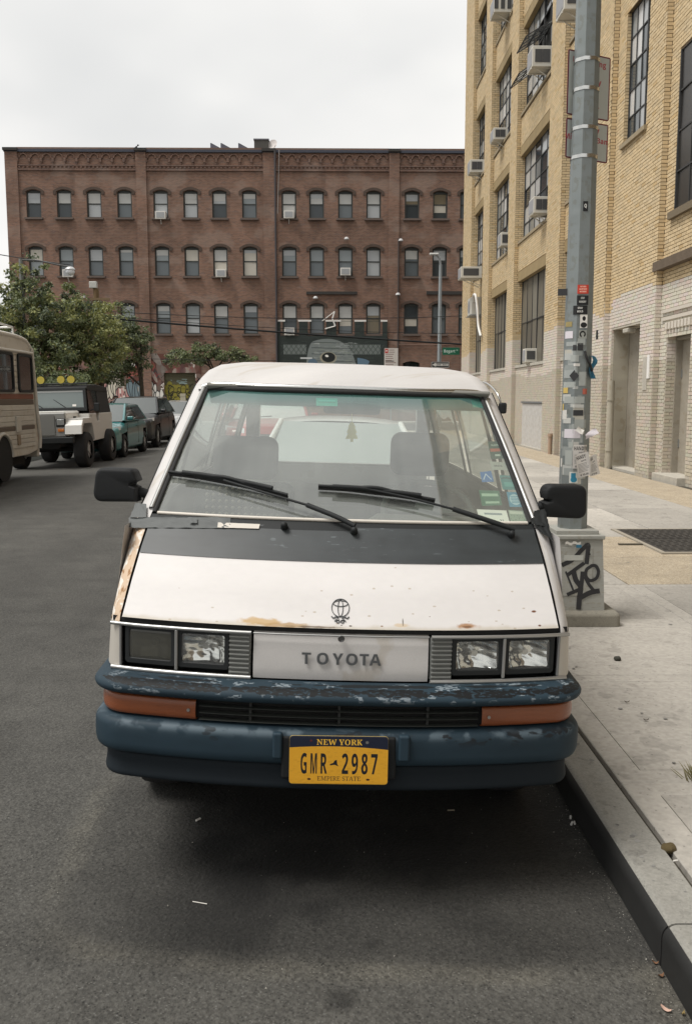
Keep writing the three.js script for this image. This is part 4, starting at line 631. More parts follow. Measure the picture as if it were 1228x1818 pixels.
  // yellow air freshener hanging from the mirror: a thing of its own
  const af = tag(mk('air_freshener', (() => { const s = poly([[-.006, 0], [-.016, -.02], [-.012, -.02], [-.021, -.042], [-.015, -.042], [-.025, -.066], [-.006, -.066], [-.006, -.078], [.006, -.078], [.006, -.066], [.025, -.066], [.015, -.042], [.021, -.042], [.012, -.02], [.016, -.02], [.006, 0]]); return merge([ext(s, .003).translate(0, -.035, 0), bar([0, -.036, .001], [0, 0, .001], .0012, 5)]); })(), std(.62, .52, .16, .9)), 'yellow air freshener hanging from the van mirror', 'air freshener');
  const ap = V(.03, 1.56, -.95).applyMatrix4(VAN.matrixWorld); af.position.copy(ap);
}

// ------------------------------------------------------------------ red brick building across the end of the street
{
  const ZR = -60, B = thing('red_brick_building', 'wide four-storey dark red brick loft building across the end of the street', 'building');
  const X = px => atZ(px, 380, ZR).x, Y = py => atZ(600, py, ZR).y;
  const brickTex = dtex(1600, 1600, (u, v) => {   // 16 m of running bond: 80 bricks by 240 courses
    const r = Math.floor(v * 240), fy = v * 240 - r, off = (r % 2) * .5, c = u * 80 + off, k = Math.floor(c), fx = c - k, h = hash(((k % 80) + 80) % 80, r, 5);
    const n = fbm(u * 9, v * 9, 201, 4, 9, 9), m = fx < .06 || fy < .18; let q = .72 + .42 * h + .55 * (n - .5);
    const w = sstep(.56, .70, fbm(u * 11, v * 20, 203, 4, 11, 20)), dk = sstep(.60, .72, fbm(u * 14, v * 7, 205, 4, 14, 7)); let R_ = .186 * q, G_ = .102 * q, B_ = .072 * q; if (h > .88) { R_ *= .62; G_ *= .68; B_ *= .78; } if (m) { R_ = .19; G_ = .15; B_ = .12; }
    R_ = lerp(R_, .26, w * .34); G_ = lerp(G_, .20, w * .34); B_ = lerp(B_, .165, w * .34); const d = 1.18 - .2 * dk; return [R_ * d, G_ * d, B_ * d]; });
  const brick = std(1, 1, 1, .92, 0, { map: rep(brickTex, 16) }), brickDark = std(.80, .82, .86, .92, 0, { map: rep(brickTex, 16) }), trim = std(.055, .05, .046, .85, 0, { map: rep(T.mottle, .8) }), arch = std(.80, .78, .78, .92, 0, { map: rep(brickTex, 16) });
  const xl = X(14), xr = 24, top = Y(272), cols = [[61, 115, 168, 222], [286, 339, 390, 443], [513, 562, 613, 663], [731, 781, 829]].flat().map(p => X(p));
  const rows = [[Y(388), Y(338)], [Y(491), Y(438)], [Y(593), Y(538)]], ww = .47;
  const holes = [];
  for (const x of cols) for (const [a, b] of rows) holes.push([x, a, b, ww]);
  const gate = [X(284), X(341), .12, Y(662)];
  const shape = poly([[xl, 0], [xr, 0], [xr, top], [xl, top]]);
  const archPath = ([x, a, b, w], P = THREE.Path) => { const p = new P(); p.moveTo(x - w, a); p.lineTo(x + w, a); p.lineTo(x + w, b - .14); p.quadraticCurveTo(x, b + .12, x - w, b - .14); p.closePath(); return p; };
  for (const h of holes) shape.holes.push(archPath(h));
  shape.holes.push(new THREE.Path([[gate[0], .15], [gate[0], gate[3]], [gate[1], gate[3]], [gate[1], .15]].map(v => new THREE.Vector2(...v))));
  const small = [[X(732), Y(668), Y(641), .55]]; small.forEach(h => shape.holes.push(archPath(h)));
  mk('front_wall', ext(shape, .4).translate(0, 0, ZR - .4), brick, B);
  mk('rear_mass', box2(xl + .05, xr, 0, top - .4, ZR - .62, ZR - 22), brick, B);
  // pilasters, cornice
  for (const [a, b] of [[14, 36], [244, 262], [468, 489], [690, 708]]) { mk('pilaster', box2(X(a), X(b), .1, top + .05, ZR, ZR + .13), brick, B); mk('pilaster_cap', box2(X(a) - .06, X(b) + .06, top + .05, top + .22, ZR - .1, ZR + .3), trim, B); }
  mk('coping', box2(xl - .05, xr, top, top + .16, ZR - .5, ZR + .14), std(.05, .055, .075, .8), B);
  const secs = [[36, 244], [262, 468], [489, 690], [708, 900]];
  for (const [a, b] of secs) {
    const x0 = X(a), x1 = X(b), y1 = Y(289), y2 = Y(303);
    mk('string_course', box2(x0, x1, y2 - .06, y2 + .06, ZR, ZR + .10), brickDark, B); mk('string_course', box2(x0, x1, y2 + .22, y2 + .32, ZR, ZR + .08), brickDark, B); mk('string_course', box2(x0, x1, y1 + .72, y1 + .86, ZR, ZR + .12), brickDark, B);
    const n = Math.round((x1 - x0) / .72), w = (x1 - x0) / n;
    for (let i = 0; i < n; i++) { const cx = x0 + w * (i + .5); mk('corbel_arch', new THREE.TorusGeometry(w * .34, .055, 5, 10, Math.PI).translate(cx, y1 + .22, ZR + .05), arch, B); mk('corbel', merge([bx(.15, .24, .12, cx - w / 2, y1 + .10, ZR + .06), bx(.09, .16, .09, cx - w / 2, y1 - .08, ZR + .045)]), brickDark, B); }
    const d = []; for (let x = x0 + .12; x < x1 - .05; x += .26) d.push(bx(.13, .1, .08, x, y2 + .14, ZR + .04)); const dm = mk('dentil_course', merge(d), brickDark, B); dm.userData.kind = 'stuff';
  }
  // windows: frame, two sashes, panes, blinds
  const R = rng(41), fr = std(.045, .05, .047, .6), hood = std(.115, .08, .062, .9, 0, { map: rep(T.mottle, .9) }), sill = std(.13, .10, .085, .9);
  const paneM = [phy(.42, .44, .45, .12), phy(.50, .50, .48, .15), phy(.26, .29, .30, .1), phy(.13, .15, .16, .08), phy(.05, .06, .065, .06), phy(.55, .52, .45, .2), phy(.19, .16, .11, .12)];
  const up = ['0', '1', '1', '1', '0', '1', '0', '2', '1', '1', '1', '1', '6', '6', '3', '5', '2', '0', '2', '2', '5', '1', '5', '2', '2', '2', '0', '3', '4', '3', '3', '3', '3', '2', '2', '2', '2', '3', '1', '1', '1', '6', '4', '3'], lo = ['4', '4', '0', '3', '0', '0', '4', '3', '1', '4', '3', '0', '4', '4', '3', '2', '3', '3', '3', '3', '3', '5', '5', '3', '3', '3', '0', '3', '4', '3', '3', '3', '3', '3', '3', '0', '3', '3', '4', '3', '3', '6', '4', '3'];
  rows.forEach(([a, b], r) => cols.forEach((x, i) => {
    const k = r * cols.length + i + (r ? 0 : 0), w = part('window', B), z = ZR - .22, ym = (a + b) / 2 + .02;
    const s = archPath([x, a, b, ww], THREE.Shape), inn = new THREE.Path([[x - .38, a + .08], [x - .38, b - .20], [x + .38, b - .20], [x + .38, a + .08]].map(v => new THREE.Vector2(...v))); s.holes.push(inn);
    mk('frame', ext(s, .07).translate(0, 0, z), fr, w);
    mk('meeting_rail', bx(.78, .07, .06, x, ym, z + .02), fr, w);
    const pu = mk('pane', bx(.78, b - .20 - ym, .012, x, (b - .20 + ym) / 2, z + .03), paneM[+(up[k] ?? 2)], w), pl = mk('pane', bx(.78, ym - a - .08, .012, x, (ym + a + .08) / 2, z + .008), paneM[+(lo[k] ?? 3)], w);
    pu.rotation.x = (R() - .5) * .0; if (R() < .55) { const yb = lerp(ym + .05, b - .35, R()); mk('roller_blind', bx(.74, b - .21 - yb, .006, x, (b - .21 + yb) / 2, z + .041), paneM[R() < .5 ? 1 : 0], w); } if (R() < .18) mk('roller_blind', bx(.74, .45, .006, x, ym - .26, z + .02), paneM[5], w);
    const hs = new THREE.Shape(); hs.moveTo(x - ww - .2, b - .30); hs.lineTo(x - ww - .2, b - .08); hs.quadraticCurveTo(x, b + .42, x + ww + .2, b - .08); hs.lineTo(x + ww + .2, b - .30); hs.lineTo(x + ww + .02, b - .30); hs.lineTo(x + ww + .02, b - .13); hs.quadraticCurveTo(x, b + .14, x - ww - .02, b - .13); hs.lineTo(x - ww - .02, b - .30); hs.closePath();
    mk('hood_mould', ext(hs, .06).translate(0, 0, ZR - .01), hood, w);
    mk('sill', bx(1.16, .12, .3, x, a - .06, ZR + .02), sill, w);
  }));
  // painted ground floor: graffiti skin left of the mural, grey mural with an eye, steel gate
  const skin = (name, x0, x1, y0, y1, z, tex, cut = [], label) => { const s = poly([[x0, y0], [x1, y0], [x1, y1], [x0, y1]]); cut.forEach(h => s.holes.push(h)); const g = ext(s, .012).translate(0, 0, z), p = g.attributes.position; for (let i = 0; i < p.count; i++) g.attributes.uv.setXY(i, (p.getX(i) - x0) / (x1 - x0), (p.getY(i) - y0) / (y1 - y0)); return mk(name, g, std(1, 1, 1, .85, 0, { map: tex }), B, label); };
  const graf = ctex(2048, 512, (x, w, h) => {
    const r = rng(9); x.fillStyle = '#58392f'; x.fillRect(0, 0, w, h);
    for (let i = 0; i < 420; i++) { x.fillStyle = ['#6d4238', '#4a2f2a', '#777069', '#8f8a84', '#7d4a44', '#3d3a39', '#a59c92', '#6b5d55', '#5e3b3b', '#94746b'][r() * 10 | 0]; x.globalAlpha = .35 + .5 * r(); const s = 14 + r() * 70; x.beginPath(); x.ellipse(r() * w, r() * h, s, s * (.3 + r() * .8), r() * 3, 0, 7); x.fill(); }
    x.globalAlpha = 1;
    for (let i = 0; i < 15; i++) { const cx = 60 + i * 135 + r() * 40, cy = 250 + r() * 140, c = ['#b4b2ae', '#d8d5cf', '#23262a', '#8d4a50', '#6f7f86', '#c9c2b3', '#4f6b74', '#b98a86'][r() * 8 | 0]; x.fillStyle = c; x.strokeStyle = '#17191b'; x.lineWidth = 7; for (let k = 0; k < 5; k++) { x.beginPath(); const bxp = cx - 60 + k * 32, by = cy + (r() - .5) * 40; x.ellipse(bxp, by, 22 + r() * 14, 50 + r() * 34, (r() - .5) * .8, 0, 7); x.fill(); x.stroke(); } }
    for (let i = 0; i < 90; i++) { x.strokeStyle = ['#111417', '#e2ded6', '#1b1e22', '#c6c0b6', '#9c3b3b'][r() * 5 | 0]; x.lineWidth = 2 + r() * 5; x.beginPath(); let px = r() * w, py = 60 + r() * 430; x.moveTo(px, py); for (let k = 0; k < 5; k++) { x.quadraticCurveTo(px + (r() - .5) * 70, py + (r() - .5) * 70, px += (r() - .3) * 50, py += (r() - .5) * 60); } x.stroke(); }
    for (let i = 0; i < 60; i++) { x.fillStyle = ['#cfcac2', '#a8a39c', '#d9d4cc', '#b3ada6'][r() * 4 | 0]; const a = r() * w, b = 100 + r() * 380; x.fillRect(a, b, 10 + r() * 22, 12 + r() * 30); }
    // pink mouth with teeth above the gate
    const gx = (X(300) - xl) / (X(489) - xl) * w; x.fillStyle = '#9a5650'; x.beginPath(); x.ellipse(gx + 60, 95, 230, 75, 0, 0, 7); x.fill(); x.strokeStyle = '#241819'; x.lineWidth = 9; x.beginPath(); x.ellipse(gx - 10, 90, 100, 45, 0, 3.3, 6.2); x.stroke(); x.fillStyle = '#ddd8cf'; for (let i = 0; i < 7; i++) { x.beginPath(); x.ellipse(gx - 85 + i * 24, 92 - 26 * Math.sin((i + .5) / 7 * 3.14), 11, 20, (i - 3) * .2, 0, 7); x.fill(); x.stroke(); } for (let i = 0; i < 5; i++) { x.beginPath(); x.ellipse(gx + 150 + i * 24, 118 - 16 * Math.sin((i + .5) / 5 * 3.14), 11, 18, (i - 2) * .2, 0, 7); x.fill(); x.stroke(); }
  });
  skin('graffiti_wall', xl + .4, X(352), .13, Y(628), ZR + .001, graf, [new THREE.Path([[gate[0], .15], [gate[0], gate[3]], [gate[1], gate[3]], [gate[1], .15]].map(v => new THREE.Vector2(...v)))], 'ground floor wall covered in graffiti tags');
  { const g = part('roller_gate', B), t = ctex(512, 512, (x, w, h) => { const r = rng(17); x.fillStyle = '#5d5a45'; x.fillRect(0, 0, w, h); x.fillStyle = '#8c8438'; for (let i = 0; i < 40; i++) { x.beginPath(); x.ellipse(r() * w, 160 + r() * 260, 30 + r() * 40, 30 + r() * 50, 0, 0, 7); x.fill(); } x.strokeStyle = '#20221c'; x.lineWidth = 9; for (let i = 0; i < 26; i++) { x.beginPath(); x.ellipse(40 + r() * 430, 160 + r() * 260, 24 + r() * 34, 24 + r() * 44, r(), 0, 4 + r() * 2); x.stroke(); } x.strokeStyle = '#8fa2a0'; for (let i = 0; i < 9; i++) { x.beginPath(); x.moveTo(100 + r() * 300, 60 + r() * 60); x.lineTo(100 + r() * 300, 60 + r() * 60); x.stroke(); } x.fillStyle = '#b5b09c'; x.fillRect(250, 220, 90, 150); });
    for (let i = 0; i < 12; i++) { const h = (gate[3] - .15) / 12, q = bx(gate[1] - gate[0], h - .02, .04, (gate[0] + gate[1]) / 2, .15 + h * (i + .5), ZR - .2), p = q.attributes.position; for (let k = 0; k < p.count; k++) q.attributes.uv.setXY(k, (p.getX(k) - gate[0]) / (gate[1] - gate[0]), (p.getY(k) - .15) / (gate[3] - .15)); mk('gate_slat', q, std(1, 1, 1, .7, .2, { map: t }), g); } }
  const mural = ctex(1024, 512, (x, w, h) => {   // generic stand-in: dark wall, grey stone-like head with one eye
    const r = rng(23); x.fillStyle = '#2c3330'; x.fillRect(0, 0, w, h); for (let i = 0; i < 260; i++) { x.fillStyle = ['#252c2b', '#343b38', '#1f2726', '#3b423f'][r() * 4 | 0]; x.globalAlpha = .5; x.fillRect(r() * w, r() * h, 20 + r() * 70, 5 + r() * 14); } x.globalAlpha = 1;
    for (const [a, b] of [[60, 270], [640, 960]]) { x.fillStyle = '#6b726f'; x.fillRect(a, 236, b - a, 100); x.strokeStyle = '#3f4643'; x.lineWidth = 5; for (let i = 0; i < 8; i++) { x.beginPath(); x.moveTo(a + i * 45 - 30, 236); x.lineTo(a + i * 45 + 40, 336); x.moveTo(a + i * 45 + 40, 236); x.lineTo(a + i * 45 - 30, 336); x.stroke(); } }
    x.fillStyle = '#767d7b'; x.beginPath(); x.moveTo(270, 460); x.quadraticCurveTo(280, 250, 330, 205); x.quadraticCurveTo(470, 150, 590, 205); x.quadraticCurveTo(720, 280, 742, 512); x.lineTo(330, 512); x.closePath(); x.fill();
    for (let i = 0; i < 190; i++) { x.fillStyle = ['#a4aaa8', '#7b8280', '#656c6b', '#b0b5b2', '#8b8f85'][r() * 5 | 0]; x.globalAlpha = .55; const a = 330 + r() * 370, b = 210 + r() * 290; x.fillRect(a, b, 14 + r() * 60, 3 + r() * 8); } x.globalAlpha = 1; x.strokeStyle = '#3c4241'; x.lineWidth = 6; for (const b of [212, 268, 330, 400]) { x.beginPath(); x.moveTo(320, b); x.lineTo(720, b + 12); x.stroke(); }
    x.fillStyle = '#969282'; x.beginPath(); x.ellipse(475, 372, 78, 62, 0, 0, 7); x.fill(); x.fillStyle = '#1c2020'; x.beginPath(); x.ellipse(478, 366, 62, 50, 0, 0, 7); x.fill(); x.fillStyle = '#e8e6de'; x.beginPath(); x.ellipse(462, 352, 17, 12, .3, 0, 7); x.fill();
    x.fillStyle = '#5d7688'; x.beginPath(); x.moveTo(745, 370); x.quadraticCurveTo(840, 380, 860, 410); x.quadraticCurveTo(830, 470, 800, 512); x.lineTo(750, 500); x.closePath(); x.fill(); x.fillStyle = '#54697a'; x.beginPath(); x.ellipse(330, 420, 44, 40, 0, 0, 7); x.fill(); x.fillStyle = '#c9cccc'; x.fillRect(215, 366, 110, 16);
  });
  const mx0 = X(490), mx1 = X(688), my0 = Y(660), my1 = Y(571);
  const cutW = cols.filter(x => x > mx0 && x < mx1).map(x => { const [a] = rows[2]; return new THREE.Path([[x - .6, a - .14], [x - .6, my1 - .02], [x + .6, my1 - .02], [x + .6, a - .14]].map(v => new THREE.Vector2(...v))); });
  skin('wall_mural', mx0, mx1, my0, my1, ZR + .24, mural, cutW, 'grey and black painted wall mural with a large eye');
  for (const [a, b] of [[492, 505], [528, 552], [577, 605], [629, 650], [676, 688]]) mk('paint_drip_line', box2(X(a), X(b), my1 - .02, my1 + .09, ZR + .235, ZR + .262), M.paperWhite, B);
  mk('mural_backing', box2(mx0, mx1, my0, rows[2][0] - .14, ZR, ZR + .24), brickDark, B);
  // painted pale spray shape beside the second window
  mk('spray_line', merge([bar(atZ(572, 570, ZR + .26), atZ(594, 553, ZR + .26), .03, 5), bar(atZ(594, 553, ZR + .26), atZ(590, 566, ZR + .26), .05, 5), bar(atZ(590, 566, ZR + .26), atZ(595, 579, ZR + .26), .05, 5), bar(atZ(595, 579, ZR + .26), atZ(577, 584, ZR + .26), .04, 5)]), M.paperWhite, B);
  mk('wall_ledge', box2(X(543), X(634), Y(523), Y(518), ZR, ZR + .15), trim, B); mk('wall_ledge', box2(X(758), X(830), Y(523), Y(517), ZR, ZR + .15), trim, B);
  mk('drain_pipe', merge([bar([X(489.5), .3, ZR + .32], [X(489.5), Y(270), ZR + .32], .06, 8)]), std(.05, .045, .05, .6), B); mk('drain_pipe', bar([X(707), 1, ZR + .3], [X(707), Y(425), ZR + .3], .05, 8), std(.06, .045, .04, .6), B);
  mk('hanging_cable', bar([X(493), Y(380), ZR + .1], [X(497), Y(268), ZR + .2], .025, 6), std(.35, .32, .3, .7), B);
  mk('cable_conduit', bar([X(700), Y(612), ZR + .1], [24, Y(612), ZR + .1], .03, 6), std(.2, .12, .09, .8), B);
  { const q = part('basement_window', B); const h = small[0]; mk('pane', bx(1.0, h[2] - h[1], .02, h[0], (h[1] + h[2]) / 2, ZR - .25), M.darkGlass, q); }
  // wall lamps
  const bulb = (px, py) => { const p = atZ(px, py, ZR + .3), q = part('wall_lamp', B); mk('lamp_shade', new THREE.SphereGeometry(.16, 14, 8, 0, 6.3, 0, 1.6).translate(p.x, p.y, p.z), std(.5, .5, .5, .5), q); mk('lamp_arm', bar([p.x, p.y + .05, p.z], [p.x, p.y + .1, ZR], .03, 6), trim, q); };
  bulb(560, 530); bulb(615, 425); bulb(711, 428); bulb(706, 524);
  // roof things
  const tank = thing('rooftop_duct', 'grey boxy rooftop exhaust housing standing above the red parapet', 'duct', [X(460), top, ZR - 3]); mk('housing', rb(.95, 1.5, .95, .03, 0, .75, 0, 1), std(.10, .095, .085, .8, 0, { map: rep(T.mottle, .8) }), tank); mk('cap', bx(1.02, .08, 1.02, 0, 1.52, 0), std(.12, .12, .14, .7), tank); mk('side_duct', rb(.8, .62, .9, .05, -.85, .3, .1, 1), std(.3, .29, .27, .7), tank);
  const dish = thing('satellite_dish', 'white satellite dish beside the rooftop exhaust housing', 'dish', [X(478), top, ZR - 2.6]); { const pts = []; for (let i = 0; i <= 10; i++) { const r = i / 10 * .38; pts.push(new THREE.Vector2(r, r * r * .55)); } mk('reflector', new THREE.LatheGeometry(pts, 26).rotateX(1.25).rotateY(-.5).translate(.1, 1.15, 0), std(.6, .56, .54, .6), dish); mk('mast', bar([0, 0, -.05], [.1, 1.12, -.05], .03, 8), M.steel, dish); mk('feed_arm', bar([.1, .85, 0], [.32, 1.05, .45], .018, 6), M.steel, dish); }
  [[384, 'leftmost small dark slanted skylight on the roof edge'], [402, 'middle dark slanted skylight on the roof edge'], [433, 'dark slanted skylight nearest the exhaust housing on the roof']].forEach(([px, lb]) => { const s = thing('roof_skylight', lb, 'skylight', [X(px), top + .1, ZR - 1.2], 0, 'slanted skylights on the roof'); mk('skylight_curb', ext(poly([[0, 0], [.95, 0], [0, .5]]), 1.2).translate(-.3, 0, 0), std(.10, .10, .13, .7), s); mk('glazing', bx(1.02, .02, 1.1).rotateZ(-.484).translate(.185, .27, .6), M.darkGlass, s); });
  // window air conditioners of the red building
  const am = std(.62, .60, .56, .6), ag = std(.33, .34, .35, .6);
  [[286, 383, 'white air conditioner in a top floor window, left half of the red building'], [122, 486, 'white air conditioner behind the hanging street lamp on the red building'], [393, 486, 'white air conditioner under a white panel, second row of red building windows'], [513, 382, 'white air conditioner right beside the drainpipe, top floor of red building'], [613, 483, 'large white air conditioner in the middle of the red building'], [514, 589, 'air conditioner frame in the window above the mural left edge']].forEach(([px, py, lb]) => {
    const p = atZ(px, py, ZR + .1), t = thing('window_air_conditioner', lb, 'air conditioner', [p.x, p.y, p.z], 0, 'air conditioners on the red building'); mk('casing', rb(.66, .48, .5, .02, 0, 0, 0, 1), am, t); mk('coil_grille', bx(.5, .34, .02, 0, .01, .252), ag, t); mk('bracket', bar([0, -.24, .15], [0, -.5, -.1], .03, 6), am, t); });
  // a bird on the parapet
  { const b = thing('bird', 'small dark bird perched on the red building parapet', 'bird', [X(242), top + .16, ZR]); mk('body', (() => { const pts = []; for (let i = 0; i <= 12; i++) { const t = i / 12; pts.push(new THREE.Vector2(.075 * Math.sin(Math.PI * Math.pow(t, .8)) + .002, t * .34)); } return merge([new THREE.LatheGeometry(pts, 12).rotateZ(-.7), new THREE.SphereGeometry(.055, 12, 10).translate(.24, .28, 0), new THREE.ConeGeometry(.016, .06, 6).rotateZ(-1.57).translate(.31, .28, 0), bx(.16, .015, .06, -.06, .0, 0).rotateZ(.5)]); })(), std(.03, .03, .035, .8), b); }
}

// ------------------------------------------------------------------ poles, signs, wires
{
  // the near steel lamp post: eight-sided tapered shaft, square base casting, stickers and fly posters
  const P = thing('street_light_pole', 'galvanized octagonal steel pole on a square base, covered in stickers and posters', 'pole', [1.648, .1, -6.13]);
  const galv = std(.27, .30, .30, .5, .3, { map: rep(T.grime, .5) }), castM = std(.42, .42, .385, .8, 0, { map: rep(T.grime, .35), bumpMap: rep(T.fineBump, .2), bumpScale: .0015 });
  const rAt = y => lerp(.1, .075, clamp((y - .6) / 3.6)) * 1.0;
  const sh = new THREE.CylinderGeometry(rAt(7), .1, 7.4, 8, 1, false, Math.PI / 8).toNonIndexed(); sh.computeVertexNormals(); const shp = sh.attributes.position; for (let i = 0; i < shp.count; i++) { const y = shp.getY(i); if (y > 0) { const k = .055 / Math.hypot(shp.getX(i), shp.getZ(i)); if (isFinite(k) && Math.hypot(shp.getX(i), shp.getZ(i)) > .01) { shp.setX(i, shp.getX(i) * k); shp.setZ(i, shp.getZ(i) * k); } } }
  sh.computeVertexNormals(); const uvs = sh.attributes.uv; for (let i = 0; i < uvs.count; i++) uvs.setXY(i, uvs.getX(i) * .62, uvs.getY(i) * 7.4);
  mk('shaft', sh.translate(0, .58 + 3.7, 0), galv, P);
  const R8 = y => lerp(.1, .055, clamp((y - .58) / 7.4)) ;
  // base casting
  const bs = new THREE.CylinderGeometry(.235, .265, .50, 4, 1, false, Math.PI / 4).toNonIndexed(); bs.computeVertexNormals(); mk('base_casting', bs.translate(0, .33, 0), castM, P);
  mk('base_collar', merge([rb(.36, .03, .36, .008, 0, .592, 0, 2), rb(.29, .035, .29, .008, 0, .62, 0, 2)]), castM, P);
  mk('footing', rb(.52, .12, .52, .03, .02, .035, 0, 3), std(.28, .265, .225, .9, 0, { map: rep(T.concrete, .5) }), P);
  mk('hand_hole_cover', rb(.22, .33, .008, .003, 0, 0, 0, 1).rotateX(-.042).translate(-.01, .36, .1762), castM, P);
  mk('cover_label', bx(.13, .035, .003, -.03, .455, .1785), std(.45, .46, .43, .6), P); mk('cover_bolt', cyl(.007, .007, .008, 10).rotateX(Math.PI / 2).translate(.075, .48, .178), M.black, P);
  // bands of the signs
  for (const y of [3.78, 3.60, 3.36, 3.18]) mk('sign_band', new THREE.CylinderGeometry(R8(y) + .004, R8(y) + .004, .022, 8, 1, true, Math.PI / 8).translate(0, y - .1, 0), M.chrome, P);
  // black spray tag on the base: strokes on the front plane (which leans back a little)
  const tagM = std(.015, .015, .018, .45);
  const facePlane = y => .187 - .042 * (y - .08);
  const bf = (px, py) => { const z0 = -5.94, p = atZ(px, py, z0); return V(p.x - 1.648, p.y - .1, facePlane(p.y - .1) + .003); };
  const stroke = (pts, r) => { const c = new THREE.CatmullRomCurve3(pts.map(p => bf(...p)), false, 'centripetal'), n = pts.length * 8, g = grid(n, 1, (u, v) => { const p = c.getPoint(u), t = c.getTangent(u), s = (v - .5) * 2 * r; return [p.x - t.y * s, p.y + t.x * s, p.z + .004]; }); return g; };
  mk('spray_tag', merge([stroke([[997, 1004], [1015, 995], [1035, 975], [1044, 968], [1043, 985], [1041, 1002]], 0.0147), stroke([[1006, 1022], [1020, 1012], [1037, 1000]], 0.0124), stroke([[1018, 1015], [1022, 1030], [1030, 1042], [1028, 1060], [1026, 1082]], 0.0170), stroke([[1034, 1015], [1032, 1035], [1030, 1050]], 0.0139), stroke([[1050, 1005], [1041, 1012], [1040, 1024], [1047, 1031], [1058, 1027], [1062, 1014], [1057, 1005], [1048, 1005]], 0.0109), stroke([[1038, 1024], [1045, 1038], [1053, 1048]], 0.0109), stroke([[1006, 1056], [1020, 1050], [1034, 1044]], 0.0124), stroke([[1028, 1062], [1048, 1052], [1064, 1049]], 0.0170), stroke([[1004, 1015], [1010, 1030], [1017, 1048]], 0.0062)]), tagM, P, 'black spray-painted tag on the pole base');
  // stickers and posters: curved patches that wrap the shaft. angle 0 faces the camera (+z), positive to the right
  const wrapPatch = (name, a0, a1, y0, y1, mat, lift = .003, label) => mk(name, grid(10, 2, (u, v) => { const a = lerp(a0, a1, u), y = lerp(y0, y1, v), seg = Math.PI / 4, k = Math.round(a / seg), rr = R8(y) * Math.cos(Math.PI / 8) / Math.cos(a - k * seg) + lift; return [rr * Math.sin(a), y - .1, rr * Math.cos(a)]; }), mat, P, label);
  // from photo pixels: x 990..1048 is the shaft; a = asin((px - centre)/halfwidth)
  const yOf = py => atZ(1020, py, -6.03).y, aOf = (px, py) => { const y = yOf(py), c = 1.648, x = atZ(px, py, -6.05).x; return Math.asin(clamp((x - c) / (R8(y) * 1.02), -1, 1)) ; };
  const st = (x0, x1, y0, y1, mat, label, lift) => wrapPatch('sticker', aOf(x0, (y0 + y1) / 2), aOf(x1, (y0 + y1) / 2), yOf(y1), yOf(y0), mat, lift, label);
  const txt = (bg, fg, lines, f = 'bold', w = 256, h = 128) => std(1, 1, 1, .7, 0, { map: ctex(w, h, (x) => { x.fillStyle = bg; x.fillRect(0, 0, w, h); x.fillStyle = fg; x.textAlign = 'center'; const s = h / (lines.length + .6); lines.forEach((t, i) => { x.font = `${f} ${Math.round(s * .8)}px sans-serif`; const m = x.measureText(t).width, k = Math.min(1, (w - 16) / m); x.save(); x.translate(w / 2, s * (i + 1)); x.scale(k, 1); x.fillText(t, 0, 0); x.restore(); }); }) });
  const stickM = [std(.62, .60, .56, .8), std(.5, .5, .47, .8), std(.03, .03, .032, .7), std(.58, .42, .12, .8), std(.45, .12, .08, .8), std(.035, .16, .26, .75), std(.30, .24, .10, .8), std(.66, .62, .66, .8), std(.36, .38, .36, .85)];
  st(1024, 1044, 505, 521, txt('#c4402f', '#f2d9c6', ['NOT WITH', 'ACCEPTANCE', 'MOVEMENT']), 'red sticker with pale lettering'); st(1023, 1043, 524, 541, txt('#17191b', '#dcdcd6', ['STAY', 'HUNGRY']), undefined, .004); st(1017, 1041, 542, 558, txt('#121314', '#efefea', ['STAY', 'GOLD']), 'black sticker reading STAY', .006);
  st(1028, 1041, 558, 582, std(1, 1, 1, .75, 0, { map: ctex(64, 128, (x, w, h) => { x.fillStyle = '#dedbd4'; x.fillRect(0, 0, w, h); x.fillStyle = '#191919'; x.beginPath(); x.ellipse(36, 38, 15, 22, 0, 0, 7); x.fill(); x.beginPath(); x.ellipse(34, 100, 28, 26, 0, 0, 7); x.fill(); }) }), undefined, .005); st(1026, 1040, 586, 601, std(1, 1, 1, .75, 0, { map: ctex(64, 64, (x, w, h) => { x.fillStyle = '#9a9c95'; x.fillRect(0, 0, w, h); x.strokeStyle = '#161616'; x.lineWidth = 12; x.beginPath(); x.arc(32, 30, 20, 2, 7.2); x.stroke(); }) }));
  st(1004, 1015, 570, 579, stickM[6]); st(1004, 1016, 587, 600, stickM[7], 'white round-cornered sticker'); st(1016, 1022, 612, 622, stickM[2]); st(1024, 1034, 609, 622, stickM[2]); st(1024, 1038, 600, 612, stickM[8]); st(996, 1000, 640, 664, stickM[0]); st(1017, 1028, 645, 650, stickM[0]);
  { const d = wrapPatch('sticker', -.0, .34, 2.0, 2.02, stickM[2]); P.remove(d); }
  { const a = aOf(1018, 667), y = yOf(667), g = new THREE.CircleGeometry(.036, 4).scale(.88, 1.05, 1).rotateY(a * .9).translate((R8(y) + .001) * Math.sin(a), y - .1, (R8(y) + .001) * Math.cos(a)); mk('sticker', g, stickM[2], P, 'black diamond sticker'); }
  st(996, 1008, 688, 698, stickM[3]); st(1033, 1042, 690, 700, stickM[4]); st(994, 1003, 717, 729, stickM[3]); st(1016, 1034, 728, 738, stickM[2]); st(1000, 1006, 728, 745, stickM[0]); st(1015, 1035, 718, 724, stickM[1]); st(1003, 1029, 762, 778, stickM[7], 'blank white notice'); st(1003, 1036, 704, 716, stickM[8]); st(1034, 1043, 356, 374, txt('#131416', '#e9e9e4', ['Q'], 'bold', 64, 96), 'black sticker with a pale letter'); st(1018, 1040, 745, 760, stickM[8]); st(1003, 1014, 800, 826, stickM[8]); st(1028, 1040, 826, 850, stickM[1]);
